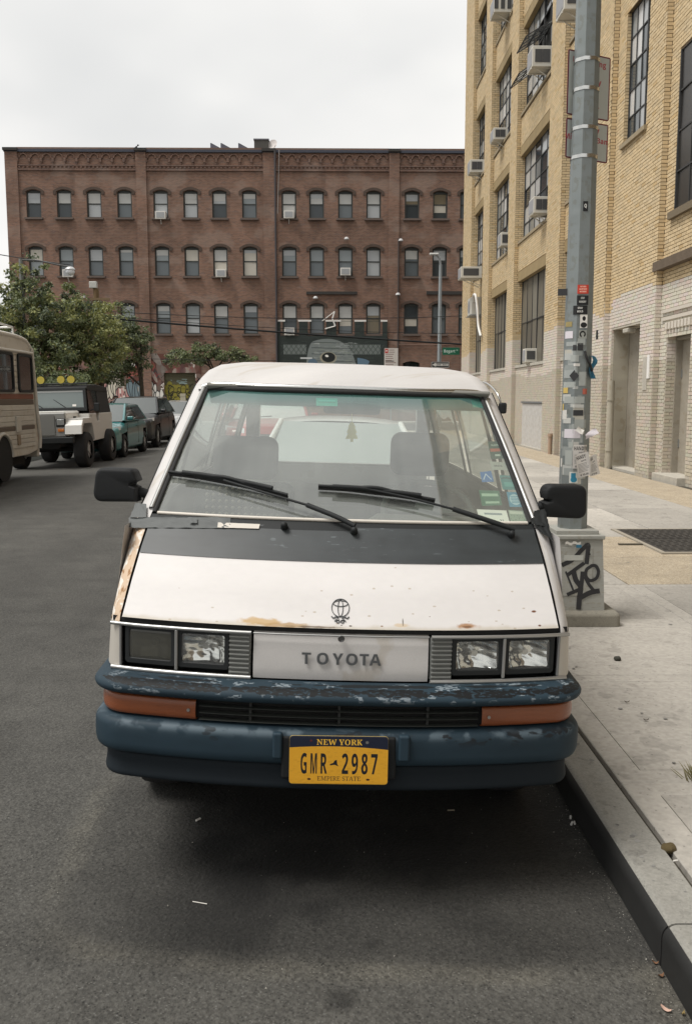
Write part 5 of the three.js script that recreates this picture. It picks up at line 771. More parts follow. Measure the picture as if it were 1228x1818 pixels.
  for (const [a, b, c, d, k] of [[1002, 1012, 742, 752, 1], [1020, 1030, 751, 757, 0], [1008, 1016, 785, 795, 8], [992, 1000, 815, 830, 0], [1012, 1026, 630, 642, 8], [1026, 1040, 660, 685, 8], [998, 1012, 700, 712, 1], [1000, 1020, 678, 688, 8], [996, 1003, 552, 566, 7]]) st(a, b, c, d, stickM[k], undefined, .0025);
  { const r = rng(321), pm = [std(.42, .43, .41, .9), std(.34, .36, .35, .9), std(.52, .51, .48, .9), std(.27, .29, .28, .9), std(.46, .44, .38, .9)]; for (let i = 0; i < 46; i++) { const py = 606 + 270 * r(), w = 6 + 18 * r(), h = 5 + 15 * r(), px = 992 + (44 - w) * r(); st(px, px + w, py, py + h, pm[r() * 5 | 0], undefined, .0012 + .0008 * r()); } }
  st(1009, 1024, 838, 858, std(1, 1, 1, .8, 0, { map: ctex(64, 96, (x, w, h) => { x.fillStyle = '#c6c7c0'; x.fillRect(0, 0, w, h); x.fillStyle = '#2f7f9c'; x.fillRect(14, 10, 34, 40); x.beginPath(); x.ellipse(34, 66, 24, 24, 0, 0, 7); x.fill(); }) }), 'white sticker with a blue blob');
  mk('black_flag', bx(.062, .045, .004).rotateY(-.3).translate(-.118, 2.22, .02), stickM[2], P); mk('black_tape', tube([[.02, 1.83, .104], [.035, 1.78, .106], [.062, 1.74, .092], [.082, 1.70, .07]], .008, 6), stickM[2], P);
  mk('blue_rag', grid(8, 10, (u, v) => [.07 + .045 * u + .012 * Math.sin(v * 7), 1.80 - .15 * v, .075 - .05 * u + .012 * Math.sin(v * 11 + u * 5)]), stickM[5], P, 'torn blue paper scrap');
  const flyer = (bold) => std(1, 1, 1, .85, 0, { map: ctex(256, 320, (x, w, h) => { x.fillStyle = '#d5d1cc'; x.fillRect(0, 0, w, h); x.fillStyle = '#15161a'; x.font = 'bold 62px sans-serif'; x.save(); x.scale(.92, 1.15); x.fillText(bold, 12, 62); x.restore(); x.font = 'bold 26px sans-serif'; x.fillText('PAINTER', 90, 112); x.fillStyle = '#55565a'; for (let i = 0; i < 7; i++) x.fillRect(24, 135 + i * 18, 150 + 40 * hash(i, 2, 3), 5); x.fillStyle = '#15161a'; x.font = 'bold 40px sans-serif'; x.fillText('6 10-00', 40, 305); }) });
  wrapPatch('flyer', -.35, .75, yOf(832), yOf(790), flyer('HANDYMAN'), .006, 'white handyman flyer');
  const loose = (x0, y0, w, h, rz, ry, mat, lb) => { const g = grid(8, 8, (u, v) => { const a = (u - .5) * w, b = (v - .5) * h, c = .014 * Math.sin(u * 3 + v * 2) + .03 * u * u; return [a, b, c]; }).rotateZ(rz).rotateY(ry); const p = atZ(x0, y0, -6.0); g.translate(p.x - 1.648, p.y - .1, p.z + 6.13); mk('flyer', g, mat, P, lb); };
  loose(1033, 825, .105, .155, .25, .35, flyer('HANDY'), 'torn flyer hanging loose'); loose(1050, 826, .085, .135, .22, .8, flyer('MAN'), 'flyer flapping off the pole edge'); loose(1046, 770, .10, .035, .45, .5, stickM[7], 'loose white paper strip'); loose(1027, 764, .05, .035, -.6, .1, stickM[0]);
  { const s = grid(10, 3, (u, v) => [-.09 + .1 * u + .004 * Math.sin(u * 20), .545 + .018 * v + .006 * Math.sin(u * 13), .181]); mk('sticker', s, stickM[0], P); mk('sticker', bx(.035, .02, .002, .0, .535, .186), stickM[5], P); }

  // parking signs strapped to the pole
  const sg = (lines, w, h, arrowY) => ctex(256, Math.round(256 * h / w), (x, W, H) => { x.fillStyle = '#b7bab4'; x.fillRect(0, 0, W, H); x.strokeStyle = '#6a2a34'; x.lineWidth = 7; x.strokeRect(3, 3, W - 6, H - 6); x.fillStyle = '#a3323c'; x.textAlign = 'center'; x.font = 'bold 38px sans-serif'; lines.forEach(([t, y]) => x.fillText(t, W / 2, y * H)); const ay = arrowY * H; x.beginPath(); [[60, ay - 12], [140, ay - 12], [140, ay - 30], [196, ay], [140, ay + 30], [140, ay + 12], [60, ay + 12]].forEach((p, i) => i ? x.lineTo(...p) : x.moveTo(...p)); x.fill(); });
  const mkSign = (label, y, h, tex) => { const s = thing('parking_sign', label, 'sign', [1.697, y, -6.25], .45, 'parking signs on the steel pole'); const g = ext(rrect(-.18, .18, -h / 2, h / 2, .014), .003), p = g.attributes.position; for (let i = 0; i < p.count; i++) g.attributes.uv.setXY(i, (p.getX(i) + .18) / .36, (p.getY(i) + h / 2) / h); mk('sign_plate', g, std(1, 1, 1, .5, 0, { map: tex }), s); mk('clamp', bx(.05, h * .8, .03, -.02, 0, .02), M.steel, s); return s; };
  mkSign('tall upper parking sign with red lettering and arrow behind the pole', 3.672, .405, sg([['No Parking', .18], ['Tuesday', .46]], .33, .405, .82)); mkSign('short lower parking sign with red lettering and arrow behind the pole', 3.322, .25, sg([['Monday', .26], ['Midnight - 3am', .52]], .33, .25, .80));

  // far cobra-head lamp at the corner
  const lampP = thing('street_light', 'grey cobra-head street light standing before the red building corner', 'street light', [5.85, 0, -50]);
  mk('shaft', new THREE.CylinderGeometry(.085, .13, 8.8, 8).translate(0, 4.4, 0), std(.33, .36, .37, .5, .4), lampP); mk('arm', tube([[0, 8.75, 0], [-.08, 9.15, .05], [-.28, 9.32, .1]], .06, 8), std(.4, .42, .43, .5, .4), lampP); mk('lamp_head', rb(.5, .12, .2, .05, -.36, 9.33, .1), std(.6, .6, .58, .5), lampP); mk('base', rb(.35, .6, .35, .03, 0, .3, 0), std(.3, .32, .32, .6), lampP);
  const signPlate = (name, label, x0, x1, y0, y1, z, tex, extra) => { const a = atZ(x0, y0, z), b = atZ(x1, y1, z), w = b.x - a.x, h = a.y - b.y; const s = thing(name, label, 'sign', [(a.x + b.x) / 2, (a.y + b.y) / 2, z]); const g = ext(rrect(-w / 2, w / 2, -h / 2, h / 2, .03), .015), p = g.attributes.position; for (let i = 0; i < p.count; i++) g.attributes.uv.setXY(i, p.getX(i) / w + .5, p.getY(i) / h + .5); mk('sign_plate', g, std(1, 1, 1, .5, 0, { map: tex }), s); if (extra) extra(s, w, h); return s; };
  signPlate('street_name_sign', 'green street name sign on the far lamp post', 785, 815, 617, 630, -49.85, ctex(256, 96, (x, w, h) => { x.fillStyle = '#1d6b50'; x.fillRect(0, 0, w, h); x.fillStyle = '#d6e3da'; x.font = 'bold 54px sans-serif'; x.fillText('Bogart', 18, 66); x.font = 'bold 26px sans-serif'; x.fillText('St', 208, 44); }), s => mk('bracket', bx(.1, .06, .06, -.5, 0, -.02), M.steel, s));
  signPlate('one_way_sign', 'black one-way arrow sign pointing left above the van roof', 765, 797, 642, 653, -49.8, ctex(256, 96, (x, w, h) => { x.fillStyle = '#15171a'; x.fillRect(0, 0, w, h); x.fillStyle = '#d9d6cf'; x.fillRect(4, 4, w - 8, 6); x.fillRect(4, h - 10, w - 8, 6); x.fillRect(4, 4, 6, h - 8); x.fillRect(w - 10, 4, 6, h - 8); x.beginPath(); x.moveTo(14, 48); x.lineTo(66, 16); x.lineTo(66, 30); x.lineTo(240, 30); x.lineTo(240, 66); x.lineTo(66, 66); x.lineTo(66, 80); x.closePath(); x.fill(); x.fillStyle = '#15171a'; x.font = 'bold 32px sans-serif'; x.fillText('ONE  WAY', 74, 59); }), s => mk('bracket', bx(.06, .1, .06, 0, 0, -.05), M.steel, s));
  signPlate('notice_sign', 'white notice board with small red emblem above the van roof', 682, 706, 618, 652, -54, ctex(192, 256, (x, w, h) => { x.fillStyle = '#cfc8c1'; x.fillRect(0, 0, w, h); x.fillStyle = '#b9403a'; x.fillRect(8, 8, 46, 60); x.fillStyle = '#e9e3db'; x.fillRect(22, 26, 18, 20); x.fillStyle = '#8b6f6a'; for (let i = 0; i < 8; i++) x.fillRect(i < 2 ? 64 : 16, 22 + i * 28, (i < 2 ? 100 : 150) * (.6 + .4 * hash(i, 3, 4)), 9); x.fillStyle = '#3d3533'; x.fillRect(16, 168, 120, 12); }), (s, w, h) => mk('post', bx(.08, 3.9, .05, 0, -h / 2 - 1.8, -.04), M.steel, s));

  // wooden utility pole and the lamp hanging over the tree on the left
  const up = atZ(177, 700, -43), U = thing('utility_pole', 'wooden utility pole with yellow tag standing among the street trees', 'pole', [up.x, .08, -43]); mk('shaft', new THREE.CylinderGeometry(.13, .17, 6.6, 14).translate(0, 3.3, 0), std(.20, .13, .065, .9, 0, { map: rep(T.grime, .5, 3) }), U); mk('crossarm', bx(1.3, .1, .1, 0, 6.1, .12), std(.2, .14, .08, .9), U); mk('pole_tag', bx(.22, .5, .02, .22, 1.55, .18), std(.62, .42, .04, .7), U); mk('insulator', merge([cyl(.05, .06, .14, 10, -.5, 6.22, .12)]), std(.4, .4, .4, .4), U); mk('transformer_box', rb(.34, .3, .25, .03, -.1, 6.75, .05), std(.5, .5, .48, .6), U);
  const lp = atZ(125, 478, -40), D = thing('street_lamp', 'bowl-shaped street lamp on a long dark arm over the tree', 'street light', [lp.x - 2.1, .08, -40]); mk('post', new THREE.CylinderGeometry(.08, .12, lp.y + .35, 10).translate(0, (lp.y + .35) / 2, 0), std(.16, .17, .16, .7), D); mk('arm', tube([[0, lp.y + .3, 0], [.7, lp.y + .28, 0], [1.5, lp.y + .12, 0], [2.1, lp.y + .02, 0]], .035, 8), std(.08, .08, .08, .7), D); mk('lamp_bowl', new THREE.SphereGeometry(.19, 18, 12).scale(1, .85, 1).translate(2.1, lp.y - .17, 0), std(.72, .74, .78, .3), D); mk('lamp_cap', new THREE.SphereGeometry(.22, 18, 8, 0, 6.3, 0, 1.5).scale(1, .7, 1).translate(2.1, lp.y - .12, 0), std(.55, .55, .55, .4, .4), D);
  // overhead wires, each a thing
  const wire = (label, a, b, r, sag = .2) => { const A = atZ(...a), B_ = atZ(...b), pts = []; for (let i = 0; i <= 12; i++) { const t = i / 12; pts.push(V(lerp(A.x, B_.x, t), lerp(A.y, B_.y, t) - sag * 4 * t * (1 - t), lerp(A.z, B_.z, t))); } tag(mk('overhead_wire', tube(pts, r, 6, 40), M.black), label, 'wire', 'overhead wires'); };
  wire('thick black overhead cable crossing low in front of the red building', [60, 553, -42], [835, 612, -50], .045, .1); wire('thin overhead wire above the thick cable, starting at the utility pole', [177, 552, -43], [835, 560, -50], .016, .25); wire('thin overhead wire just below the others, running towards the mural', [177, 560, -43], [835, 592, -50], .014, .2); wire('short black wire from the left frame edge down to the street lamp', [0, 452, -41], [125, 470, -40], .02, .02); wire('faint low wire over the graffiti wall', [240, 636, -56], [490, 640, -56], .016, .05);
}

// ------------------------------------------------------------------ other vehicles
const carGlass = phy(.03, .036, .04, .05, { clearcoat: .3 });
function wheelAt(parent, x, z, R_, w, rimM = M.rim, rimR = .62) { const g = part('wheel', parent); g.position.set(x, R_, z); mk('tyre', new THREE.LatheGeometry([[R_ * rimR, -w / 2], [R_ * .9, -w / 2], [R_ * .985, -w * .4], [R_, -w * .25], [R_, w * .25], [R_ * .985, w * .4], [R_ * .9, w / 2], [R_ * rimR, w / 2]].map(p => new THREE.Vector2(...p)), 32).rotateZ(Math.PI / 2), M.tyre, g); mk('rim', merge([cyl(R_ * rimR, R_ * rimR, w * .7, 24), cyl(R_ * .2, R_ * .2, w * .86, 14), ...[0, 1, 2, 3, 4].map(i => bx(R_ * .13, w * .8, R_ * .55, 0, 0, R_ * .3).rotateY(i * 1.2566))]).rotateZ(Math.PI / 2), rimM, g); }
// a modern car lofted from side profiles; local +z is the front. o: L length, W width, hood/belt/roof heights
function makeCar(name, label, x, zFront, o, roll = 0, turn = 0) {
  const c = thing(name, label, 'car', [x, roadY(x), zFront], turn); c.rotation.z = roll;
  const { L: len, W, H, hood, belt, paint, cowl, wsTop, roofEnd, tailTop, clear = .2, wr = .32 } = o, hw = W / 2;
  const zf = -.0, zr = -len, fw = -(o.fw ?? .85), rw = -(len - (o.rwo ?? .8));
  // lower body sections along z: [z, half width, top y, bottom y]
  const S = [[0, hw * .62, hood - .30, clear + .12], [-.05, hw * .80, hood - .20, clear + .02], [-.16, hw * .90, hood - .13, clear], [-.4, hw * .965, hood - .07, clear], [-.9, hw, hood - .01, clear], [cowl, hw, belt - .03, clear], [cowl - .6, hw, belt, clear], [lerp(cowl, zr, .6), hw, belt + .02, clear], [zr + .5, hw * .98, belt + .02, clear], [zr + .15, hw * .93, (o.tail ?? belt) - .02, clear + .05], [zr, hw * .78, (o.tail ?? belt) - .12, clear + .15]];
  const prof = (w, t, b) => { const h = t - b; return [[0, t + .03 * (w / hw)], [w * .55, t + .018], [w * .82, t - .01], [w * .93, t - .05], [w * .975, t - .12 * h / .6], [w, t - .35 * h], [w, b + .3 * h], [w * .985, b + .1 * h], [w * .93, b], [0, b]]; };
  const at = z => { let i = 0; while (i < S.length - 2 && z < S[i + 1][0]) i++; const a = S[i], b = S[i + 1], k = sstep(0, 1, clamp((z - a[0]) / (b[0] - a[0]))); return a.map((v, n) => lerp(v, b[n], k)); };
  const nz = 60, np = 9, body = grid(2 * np, nz, (u, v) => { const z = lerp(0, zr, v), q = at(z), P = prof(q[1], q[2], q[3]), k = Math.round(Math.abs(u - .5) * 2 * np), sg = u < .5 ? -1 : 1; return [sg * P[k][0], P[k][1], z]; }, null, (u, v) => { const z = lerp(0, zr, v), k = Math.abs(u - .5) * 2 * np; if (k < 5) return true; const q = at(z), P = prof(q[1], q[2], q[3]), y = (P[Math.floor(k)][1] + P[Math.min(np, Math.floor(k) + 1)][1]) / 2; return Math.hypot(z - fw, y - wr) > wr * 1.12 && Math.hypot(z - rw, y - wr) > wr * 1.12; });
  mk('body', body, paint, c);
  mk('nose', grid(2 * np, 2, (u, v) => { const q = S[0], P = prof(q[1], q[2], q[3]), k = Math.round(Math.abs(u - .5) * 2 * np), sg = u < .5 ? -1 : 1; return [sg * P[k][0] * (1 - v * .999), lerp(P[k][1], (q[2] + q[3]) / 2, v), .012 * v]; }), paint, c);
  mk('tail', grid(2 * np, 2, (u, v) => { const q = S[S.length - 1], P = prof(q[1], q[2], q[3]), k = Math.round(Math.abs(u - .5) * 2 * np), sg = u < .5 ? -1 : 1; return [sg * P[k][0] * (1 - v * .999), lerp(P[k][1], (q[2] + q[3]) / 2, v), zr - .012 * v]; }), paint, c);
  mk('underbody', box2(-hw * .85, hw * .85, clear - .02, clear + .25, -.3, zr + .3), M.under, c);
  // greenhouse: roof skin over glass panels, pillars in body colour
  const bw = hw * .955, tw = hw * .74, ry = H, zb0 = cowl, zt0 = wsTop, zt1 = roofEnd, zb1 = tailTop, by = belt - .015, rnd = .06;
  const cab = (u, v, off = 0) => 0;
  mk('roof', grid(20, 24, (u, v) => { const s = 2 * u - 1, z = lerp(zt0 + .02, zt1 - .02, v), e = 1 - Math.pow(2 * v - 1, 4) * .0; return [s * tw * 1.02, ry - .045 * Math.pow(Math.abs(s), 2.6) - .04 * Math.pow(Math.abs(2 * v - 1), 3), z]; }), o.roofPaint || paint, c);
  const q = (a, b, cc, d, m, n, inset = .05) => { // bilinear panel between corners a(bottom left) b(bottom right) cc(top right) d(top left), slight bulge
    const g = grid(10, 6, (u, v) => { const uu = lerp(inset, 1 - inset, u), vv = lerp(.04, .96, v), p = [0, 1, 2].map(i => lerp(lerp(a[i], b[i], uu), lerp(d[i], cc[i], uu), vv)); return p; }); return mk(n, g, m, c); };
  const ly = ry - .075, off = .012;
  const wsA = [-bw * .93, by, zb0 + off], wsB = [bw * .93, by, zb0 + off], wsC = [tw * .95, ly + .01, zt0 + off], wsD = [-tw * .95, ly + .01, zt0 + off];
  mk('windshield', grid(16, 8, (u, v) => { const s = 2 * u - 1, w = lerp(bw * .93, tw * .95, v); return [s * w, lerp(by, ly + .02, v), lerp(zb0, zt0, v) + off - .14 * s * s * (1 - .4 * v) + .07]; }), o.glass || carGlass, c);
  for (const sg of [-1, 1]) {
    const sideBase = z => bw, P = (z, t) => [sg * lerp(bw, tw * 1.0, t), lerp(by, ly, t), z];
    // body coloured cab side, then glass proud of it
    mk('cab_side', grid(8, 6, (u, v) => { const z = lerp(lerp(zb0 - .03, zt0, v), lerp(zb1, zt1, v), u); return P(z, v); }), paint, c);
    const split = lerp(zb0, zb1, .5), mk2 = (za0, za1, zc0, zc1) => mk('side_window', grid(6, 5, (u, v) => { const vv = lerp(.06, .9, v), z = lerp(lerp(za0, zc0, vv), lerp(za1, zc1, vv), u), p = P(z, vv); return [p[0] + sg * .008, p[1], z]; }), carGlass, c);
    mk2(zb0 - .18, split + .04, zt0 - .06, split + .02); mk2(split - .04, zb1 + .25, split - .02, zt1 + .1);
    mk('windshield_pillar', tube([[sg * bw * .95, by, zb0 - .03], [sg * lerp(bw, tw, .5) * .97, lerp(by, ly, .5) + .02, lerp(zb0, zt0, .5) - .01], [sg * tw * .97, ly + .02, zt0 - .02]], .035, 6), paint, c);
    mk('mirror', rb(.17, .11, .09, .035, sg * (hw + .06), belt + .06, zb0 - .28), paint, c);
    mk('door_handle', rb(.02, .03, .18, .008, sg * (hw + .004), belt - .16, split + .12), paint, c); mk('door_seam', merge([box2(sg * hw * .995, sg * (hw + .003), clear + .12, belt - .04, split - .004, split + .004), box2(sg * hw * .995, sg * (hw + .003), clear + .12, belt - .06, zb0 - .12, zb0 - .128)]), M.black, c);
    // lamps
    const hl = part('headlight', c); mk('lens', grid(8, 5, (u, v) => { const a = lerp(.48, .955, u), z = -.06 - .42 * Math.pow((a - .48) / .5, 1.6), w = at(z); return [sg * hw * a * 1.0, hood - .20 + .10 * v + .06 * u - .045, z + .03 - .05 * v]; }), std(.62, .64, .66, .15, .3), hl);
    mk('tail_light', rb(.2, .16, .06, .02, sg * hw * .74, (o.tail ?? belt) - .24, zr + .05), std(.3, .02, .02, .3), c);
    wheelAt(c, sg * (hw - .11), fw, wr, .21); wheelAt(c, sg * (hw - .11), rw, wr, .21);
    for (const z of [fw, rw]) mk('wheel_well', new THREE.CylinderGeometry(wr * 1.12, wr * 1.12, .3, 24, 1, true, 0, Math.PI).rotateZ(Math.PI / 2).rotateX(-Math.PI / 2 * 0).translate(sg * (hw - .16), wr, z), M.under, c);
  }
  mk('back_window', grid(8, 5, (u, v) => { const s = 2 * u - 1; return [s * lerp(bw * .85, tw * .92, v), lerp(by + .05, ly, v), lerp(zb1, zt1, v) - .012]; }), carGlass, c);
  const gr = part('grille', c), gy = hood - .33; mk('grille_recess', rb(W * .42, .13, .05, .02, 0, gy, .0), M.black, gr); for (let i = 0; i < 3; i++) mk('grille_bar', rb(W * .40, .012, .02, .004, 0, gy - .04 + .04 * i, .026, 1), o.chromeGrille ? M.chrome : M.plastic, gr);
  mk('front_bumper', rb(W * .78, .16, .10, .05, 0, clear + .14, -.01), o.bumper || paint, c); mk('lower_grille', rb(W * .6, .07, .03, .01, 0, clear + .12, .035), M.black, c); mk('plate', rb(.305, .152, .008, .003, 0, clear + .24, .05, 1), std(.6, .45, .1, .5), c);
  mk('wiper', merge([bar([-.5, by + .02, zb0 + .04], [.05, by + .06, zb0 + .02], .008, 5), bar([.1, by + .02, zb0 + .05], [.6, by + .06, zb0 - .02], .008, 5)].slice(0, 1)), M.black, c);
  return c;
}
const paintOf = (r, g, b, rough = .3) => phy(r, g, b, rough, { clearcoat: .8, clearcoatRoughness: .08 });
{
  // parked on the left, noses towards the camera
  const lr = 1.4 * DEG;
  makeCar('hatchback_car', 'teal hatchback parked behind the boxy off-road vehicle on the left', -6.47, -23.9, { L: 4.1, W: 1.72, H: 1.47, hood: .93, belt: .98, cowl: -.95, wsTop: -1.95, roofEnd: -3.55, tailTop: -3.95, tail: 1.0, paint: paintOf(.028, .16, .165), fw: .78, rwo: .72, wr: .31, glass: phy(.12, .135, .135, .05) }, lr);
  makeCar('suv_car', 'black sport utility car parked behind the teal hatchback', -6.62, -28.9, { L: 4.6, W: 1.88, H: 1.68, hood: 1.06, belt: 1.12, cowl: -1.25, wsTop: -2.05, roofEnd: -3.95, tailTop: -4.4, tail: 1.12, paint: phy(.010, .011, .013, .35, { clearcoat: .35, clearcoatRoughness: .15 }), chromeGrille: true, fw: .88, rwo: .85, wr: .37, clear: .24, glass: phy(.12, .13, .13, .05) }, lr);
  makeCar('sedan_car', 'pale car farthest down the left parking row', -6.5, -35.0, { L: 4.6, W: 1.82, H: 1.52, hood: .98, belt: 1.0, cowl: -1.3, wsTop: -2.1, roofEnd: -3.5, tailTop: -4.1, paint: paintOf(.45, .45, .45), glass: phy(.14, .15, .15, .05) }, lr);
  // white sedan behind the van, seen through its windows, and a red sport utility car in the lane
  makeCar('white_sedan_car', 'white sedan parked right behind the van, seen through its windows', .05, -7.75, { L: 4.6, W: 1.78, H: 1.42, hood: .88, belt: .93, cowl: -1.15, wsTop: -1.95, roofEnd: -3.3, tailTop: -3.95, paint: paintOf(.72, .72, .72), glass: phy(.34, .38, .38, .05) }, -ROLL);
  makeCar('red_suv_car', 'red sport utility car in the lane, glimpsed through the van windows', -1.4, -19, { L: 4.6, W: 1.88, H: 1.72, hood: 1.1, belt: 1.15, cowl: -1.2, wsTop: -1.9, roofEnd: -4.0, tailTop: -4.4, paint: paintOf(.28, .03, .025), chromeGrille: true, wr: .36, clear: .24, glass: phy(.5, .52, .52, .06) }, 0);

  // boxy open off-road vehicle with black soft top and four yellow roof lamps
  const J = thing('off_road_vehicle', 'boxy white off-road vehicle with black soft top and yellow roof lamps', 'off-road vehicle', [-6.52, roadY(-6.52), -20.35]); J.rotation.z = lr;
  const jw = std(.66, .65, .62, .45), jb = M.black, soft = std(.025, .025, .026, .85), grey = std(.28, .28, .27, .5, .2);
  mk('front_grille', rb(.98, .54, .05, .02, 0, 1.0, -.30), grey, J);
  for (let i = 0; i < 9; i++) mk('grille_slot', bx(.035, .40, .012, -.24 + .06 * i, 1.0, -.272), M.under, J);
  mk('mesh_panel', bx(.55, .46, .008, -.02, 1.0, -.264), std(.20, .20, .19, .6, .3), J);
  for (const s of [-1, 1]) { const h = part('headlight', J); mk('lamp_frame', rb(.22, .19, .05, .02, s * .39, 1.05, -.285), jb, h); mk('lens', rb(.17, .13, .02, .01, s * .39, 1.06, -.262), std(.30, .31, .31, .15, .4), h); mk('marker_lamp', rb(.14, .07, .03, .01, s * .39, .88, -.275), std(.5, .16, .03, .3), J); }
  mk('hood', ext(poly([[-.50, 1.27], [.50, 1.27], [.47, 1.30], [-.47, 1.30]]), 1.05, .01).translate(0, 0, -1.38), jw, J); mk('engine_bay', box2(-.50, .50, .75, 1.268, -.33, -1.38), jw, J);
  for (const s of [-1, 1]) { mk('fender', (() => { const g = ext(poly([[-.05, .80], [-.02, .98], [.10, 1.10], [.88, 1.10], [1.02, .95], [1.12, .62], [1.05, .62], [.94, .93], [.84, 1.03], [.14, 1.03], [.04, .93], [.0, .80]]), .36, .012).rotateY(Math.PI / 2); return g.translate(s > 0 ? .50 : -.86, 0, -.28); })(), jw, J); mk('flare', bx(.36, .03, .85, s * .69, 1.125, -.79), jw, J); }
  mk('tub', ext(poly([[-1.38, .58], [-1.38, 1.22], [-2.0, 1.22], [-2.05, 1.02], [-2.3, 1.02], [-2.35, 1.22], [-3.55, 1.22], [-3.55, .62]]), 1.48, .015).rotateY(-Math.PI / 2).scale(1, 1, 1).translate(.74, 0, 0).scale(1, 1, 1), jw, J);
  J.children[J.children.length - 1].geometry.scale(1, 1, 1);
  for (const s of [-1, 1]) { mk('door_seam', box2(s * .755, s * .762, .70, 1.2, -1.50, -1.51), jb, J); mk('hood_vent', bx(.008, .16, .2, s * .506, 1.1, -1.0), M.under, J); }
  { const w = part('windshield_frame', J), f = poly([[-.70, 1.29], [.70, 1.29], [.66, 1.84], [-.66, 1.84]]); f.holes.push(new THREE.Path([[-.64, 1.36], [-.61, 1.79], [.61, 1.79], [.64, 1.36]].map(v => new THREE.Vector2(...v)))); mk('frame', ext(f, .05, .008).rotateX(-.18).translate(0, .03, -1.20), jb, w); mk('windshield', new THREE.PlaneGeometry(1.27, .46).translate(0, 1.575, .03).rotateX(-.18).translate(0, .03, -1.20), phy(.16, .19, .19, .06), w); mk('sun_strip', new THREE.PlaneGeometry(1.22, .05).translate(0, 1.765, .036).rotateX(-.18).translate(0, .03, -1.20), std(.4, .42, .42, .5), w); mk('sticker', new THREE.PlaneGeometry(.09, .05).translate(.4, 1.42, .038).rotateX(-.18).translate(0, .03, -1.20), M.paperWhite, w); for (const x of [-.35, .2]) mk('wiper', bar([x, 1.38, -1.42], [x - .3, 1.58, -1.46], .012, 6), jb, w); }
  mk('soft_top', ext(poly([[-1.52, 1.84], [-1.60, 1.90], [-2.4, 1.92], [-3.45, 1.86], [-3.55, 1.24], [-3.44, 1.24], [-3.36, 1.78], [-1.6, 1.80]]), 1.34, .02).rotateY(-Math.PI / 2).translate(.67, 0, 0), soft, J);
  for (const s of [-1, 1]) { mk('soft_side', grid(4, 4, (u, v) => [s * lerp(.735, .665, v), lerp(1.23, 1.84, v), lerp(lerp(-1.46, -1.60, v), -2.35, u)]), M.darkGlass, J); mk('soft_side', grid(4, 4, (u, v) => [s * lerp(.737, .668, v), lerp(1.23, 1.86, v), lerp(-2.38, lerp(-3.55, -3.42, v), u)]), soft, J); mk('mirror', rb(.14, .2, .06, .02, s * .90, 1.38, -1.55), jb, J); mk('mirror_arm', bar([s * .74, 1.30, -1.52], [s * .88, 1.36, -1.55], .014), jb, J); }
  mk('light_bar', bar([-.70, 1.95, -1.55], [.70, 1.95, -1.55], .02), jb, J); [-.62, -.40, .06 + .02, .32].forEach(x => { const l = part('roof_lamp', J); mk('lamp_shell', new THREE.SphereGeometry(.095, 18, 12, 0, 6.3, 0, 1.6).rotateX(-Math.PI / 2).translate(x, 2.05, -1.56), jb, l); mk('lamp_cover', cyl(.09, .09, .02, 20).rotateX(Math.PI / 2).translate(x, 2.05, -1.545), std(.42, .34, .05, .5), l); });
  mk('front_bumper', rb(1.45, .14, .14, .02, 0, .66, -.08), jb, J); mk('frame_rails', merge([box2(-.4, -.3, .5, .62, -.1, -3.4), box2(.3, .4, .5, .62, -.1, -3.4), bar([-.7, .42, -.72], [.7, .42, -.72], .05), bar([-.7, .42, -3.0], [.7, .42, -3.0], .05), box2(-.28, .28, .45, .78, -.4, -1.6)]), M.under, J);
  for (const s of [-1, 1]) { wheelAt(J, s * .74, -.78, .41, .29, M.rim, .52); wheelAt(J, s * .74, -3.0, .41, .29, M.rim, .52); }

  // motorhome at the left edge: ribbed beige siding, dark windows, roof rail
  const V_ = thing('motorhome', 'beige motorhome with ribbed siding and brown stripes at the left edge', 'motorhome', [-6.02, roadY(-6.5), -18.5]); V_.rotation.z = .6 * DEG;
  const beige = std(.68, .65, .585, .55, 0, { map: rep(T.grime, 1.5) }), beige2 = std(.62, .59, .53, .55, 0, { map: rep(T.grime, 1.5) }), stripe = [std(.20, .075, .045, .6), std(.11, .085, .065, .6), std(.25, .19, .13, .6)];
  const side = poly([[6.8, .55], [.55, .52], [-.10, .60], [-.12, .72], [.0, 1.4], [.12, 2.62], [.30, 2.74], [6.8, 2.86]]);   // shape x = distance towards the camera
  mk('shell', ext(side, 2.25, .02).rotateY(-Math.PI / 2), beige, V_);
  V_.children[0].geometry.translate(0, 0, 0);
  const hs = [[.62, 1.16], [1.20, 1.30], [1.32, 1.36], [1.38, 1.42], [1.44, 1.56]];
  const xS = .024;
  // siding boards: thin strips with a shadow gap between
  let yb = .66; for (let i = 0; yb < 2.45; i++) { const h = i < 6 ? .085 : .105, m = yb > 1.50 && yb < 1.66 ? stripe[0] : yb > 1.40 && yb < 1.49 ? stripe[1] : (yb > .93 && yb < 1.0) || (yb > 1.09 && yb < 1.17) ? stripe[1] : i % 2 ? beige2 : beige; mk('siding_board', rb(.03, h - .008, 6.6, .008, xS, yb + h / 2, 3.45, 1), m, V_); yb += h; }
  for (const [a, b] of [[.20, 1.02], [1.28, 2.2], [2.6, 3.6]]) { const w = part('window', V_), o = rrect(a, b, 1.72, 2.46, .09); o.holes.push(rrect(a + .05, b - .05, 1.77, 2.41, .07)); mk('frame', ext(o, .03).rotateY(-Math.PI / 2).translate(.075, 0, 0), M.black, w); mk('glass', ext(rrect(a + .03, b - .03, 1.75, 2.43, .07), .01).rotateY(-Math.PI / 2).translate(.055, 0, 0), M.darkGlass, w); }
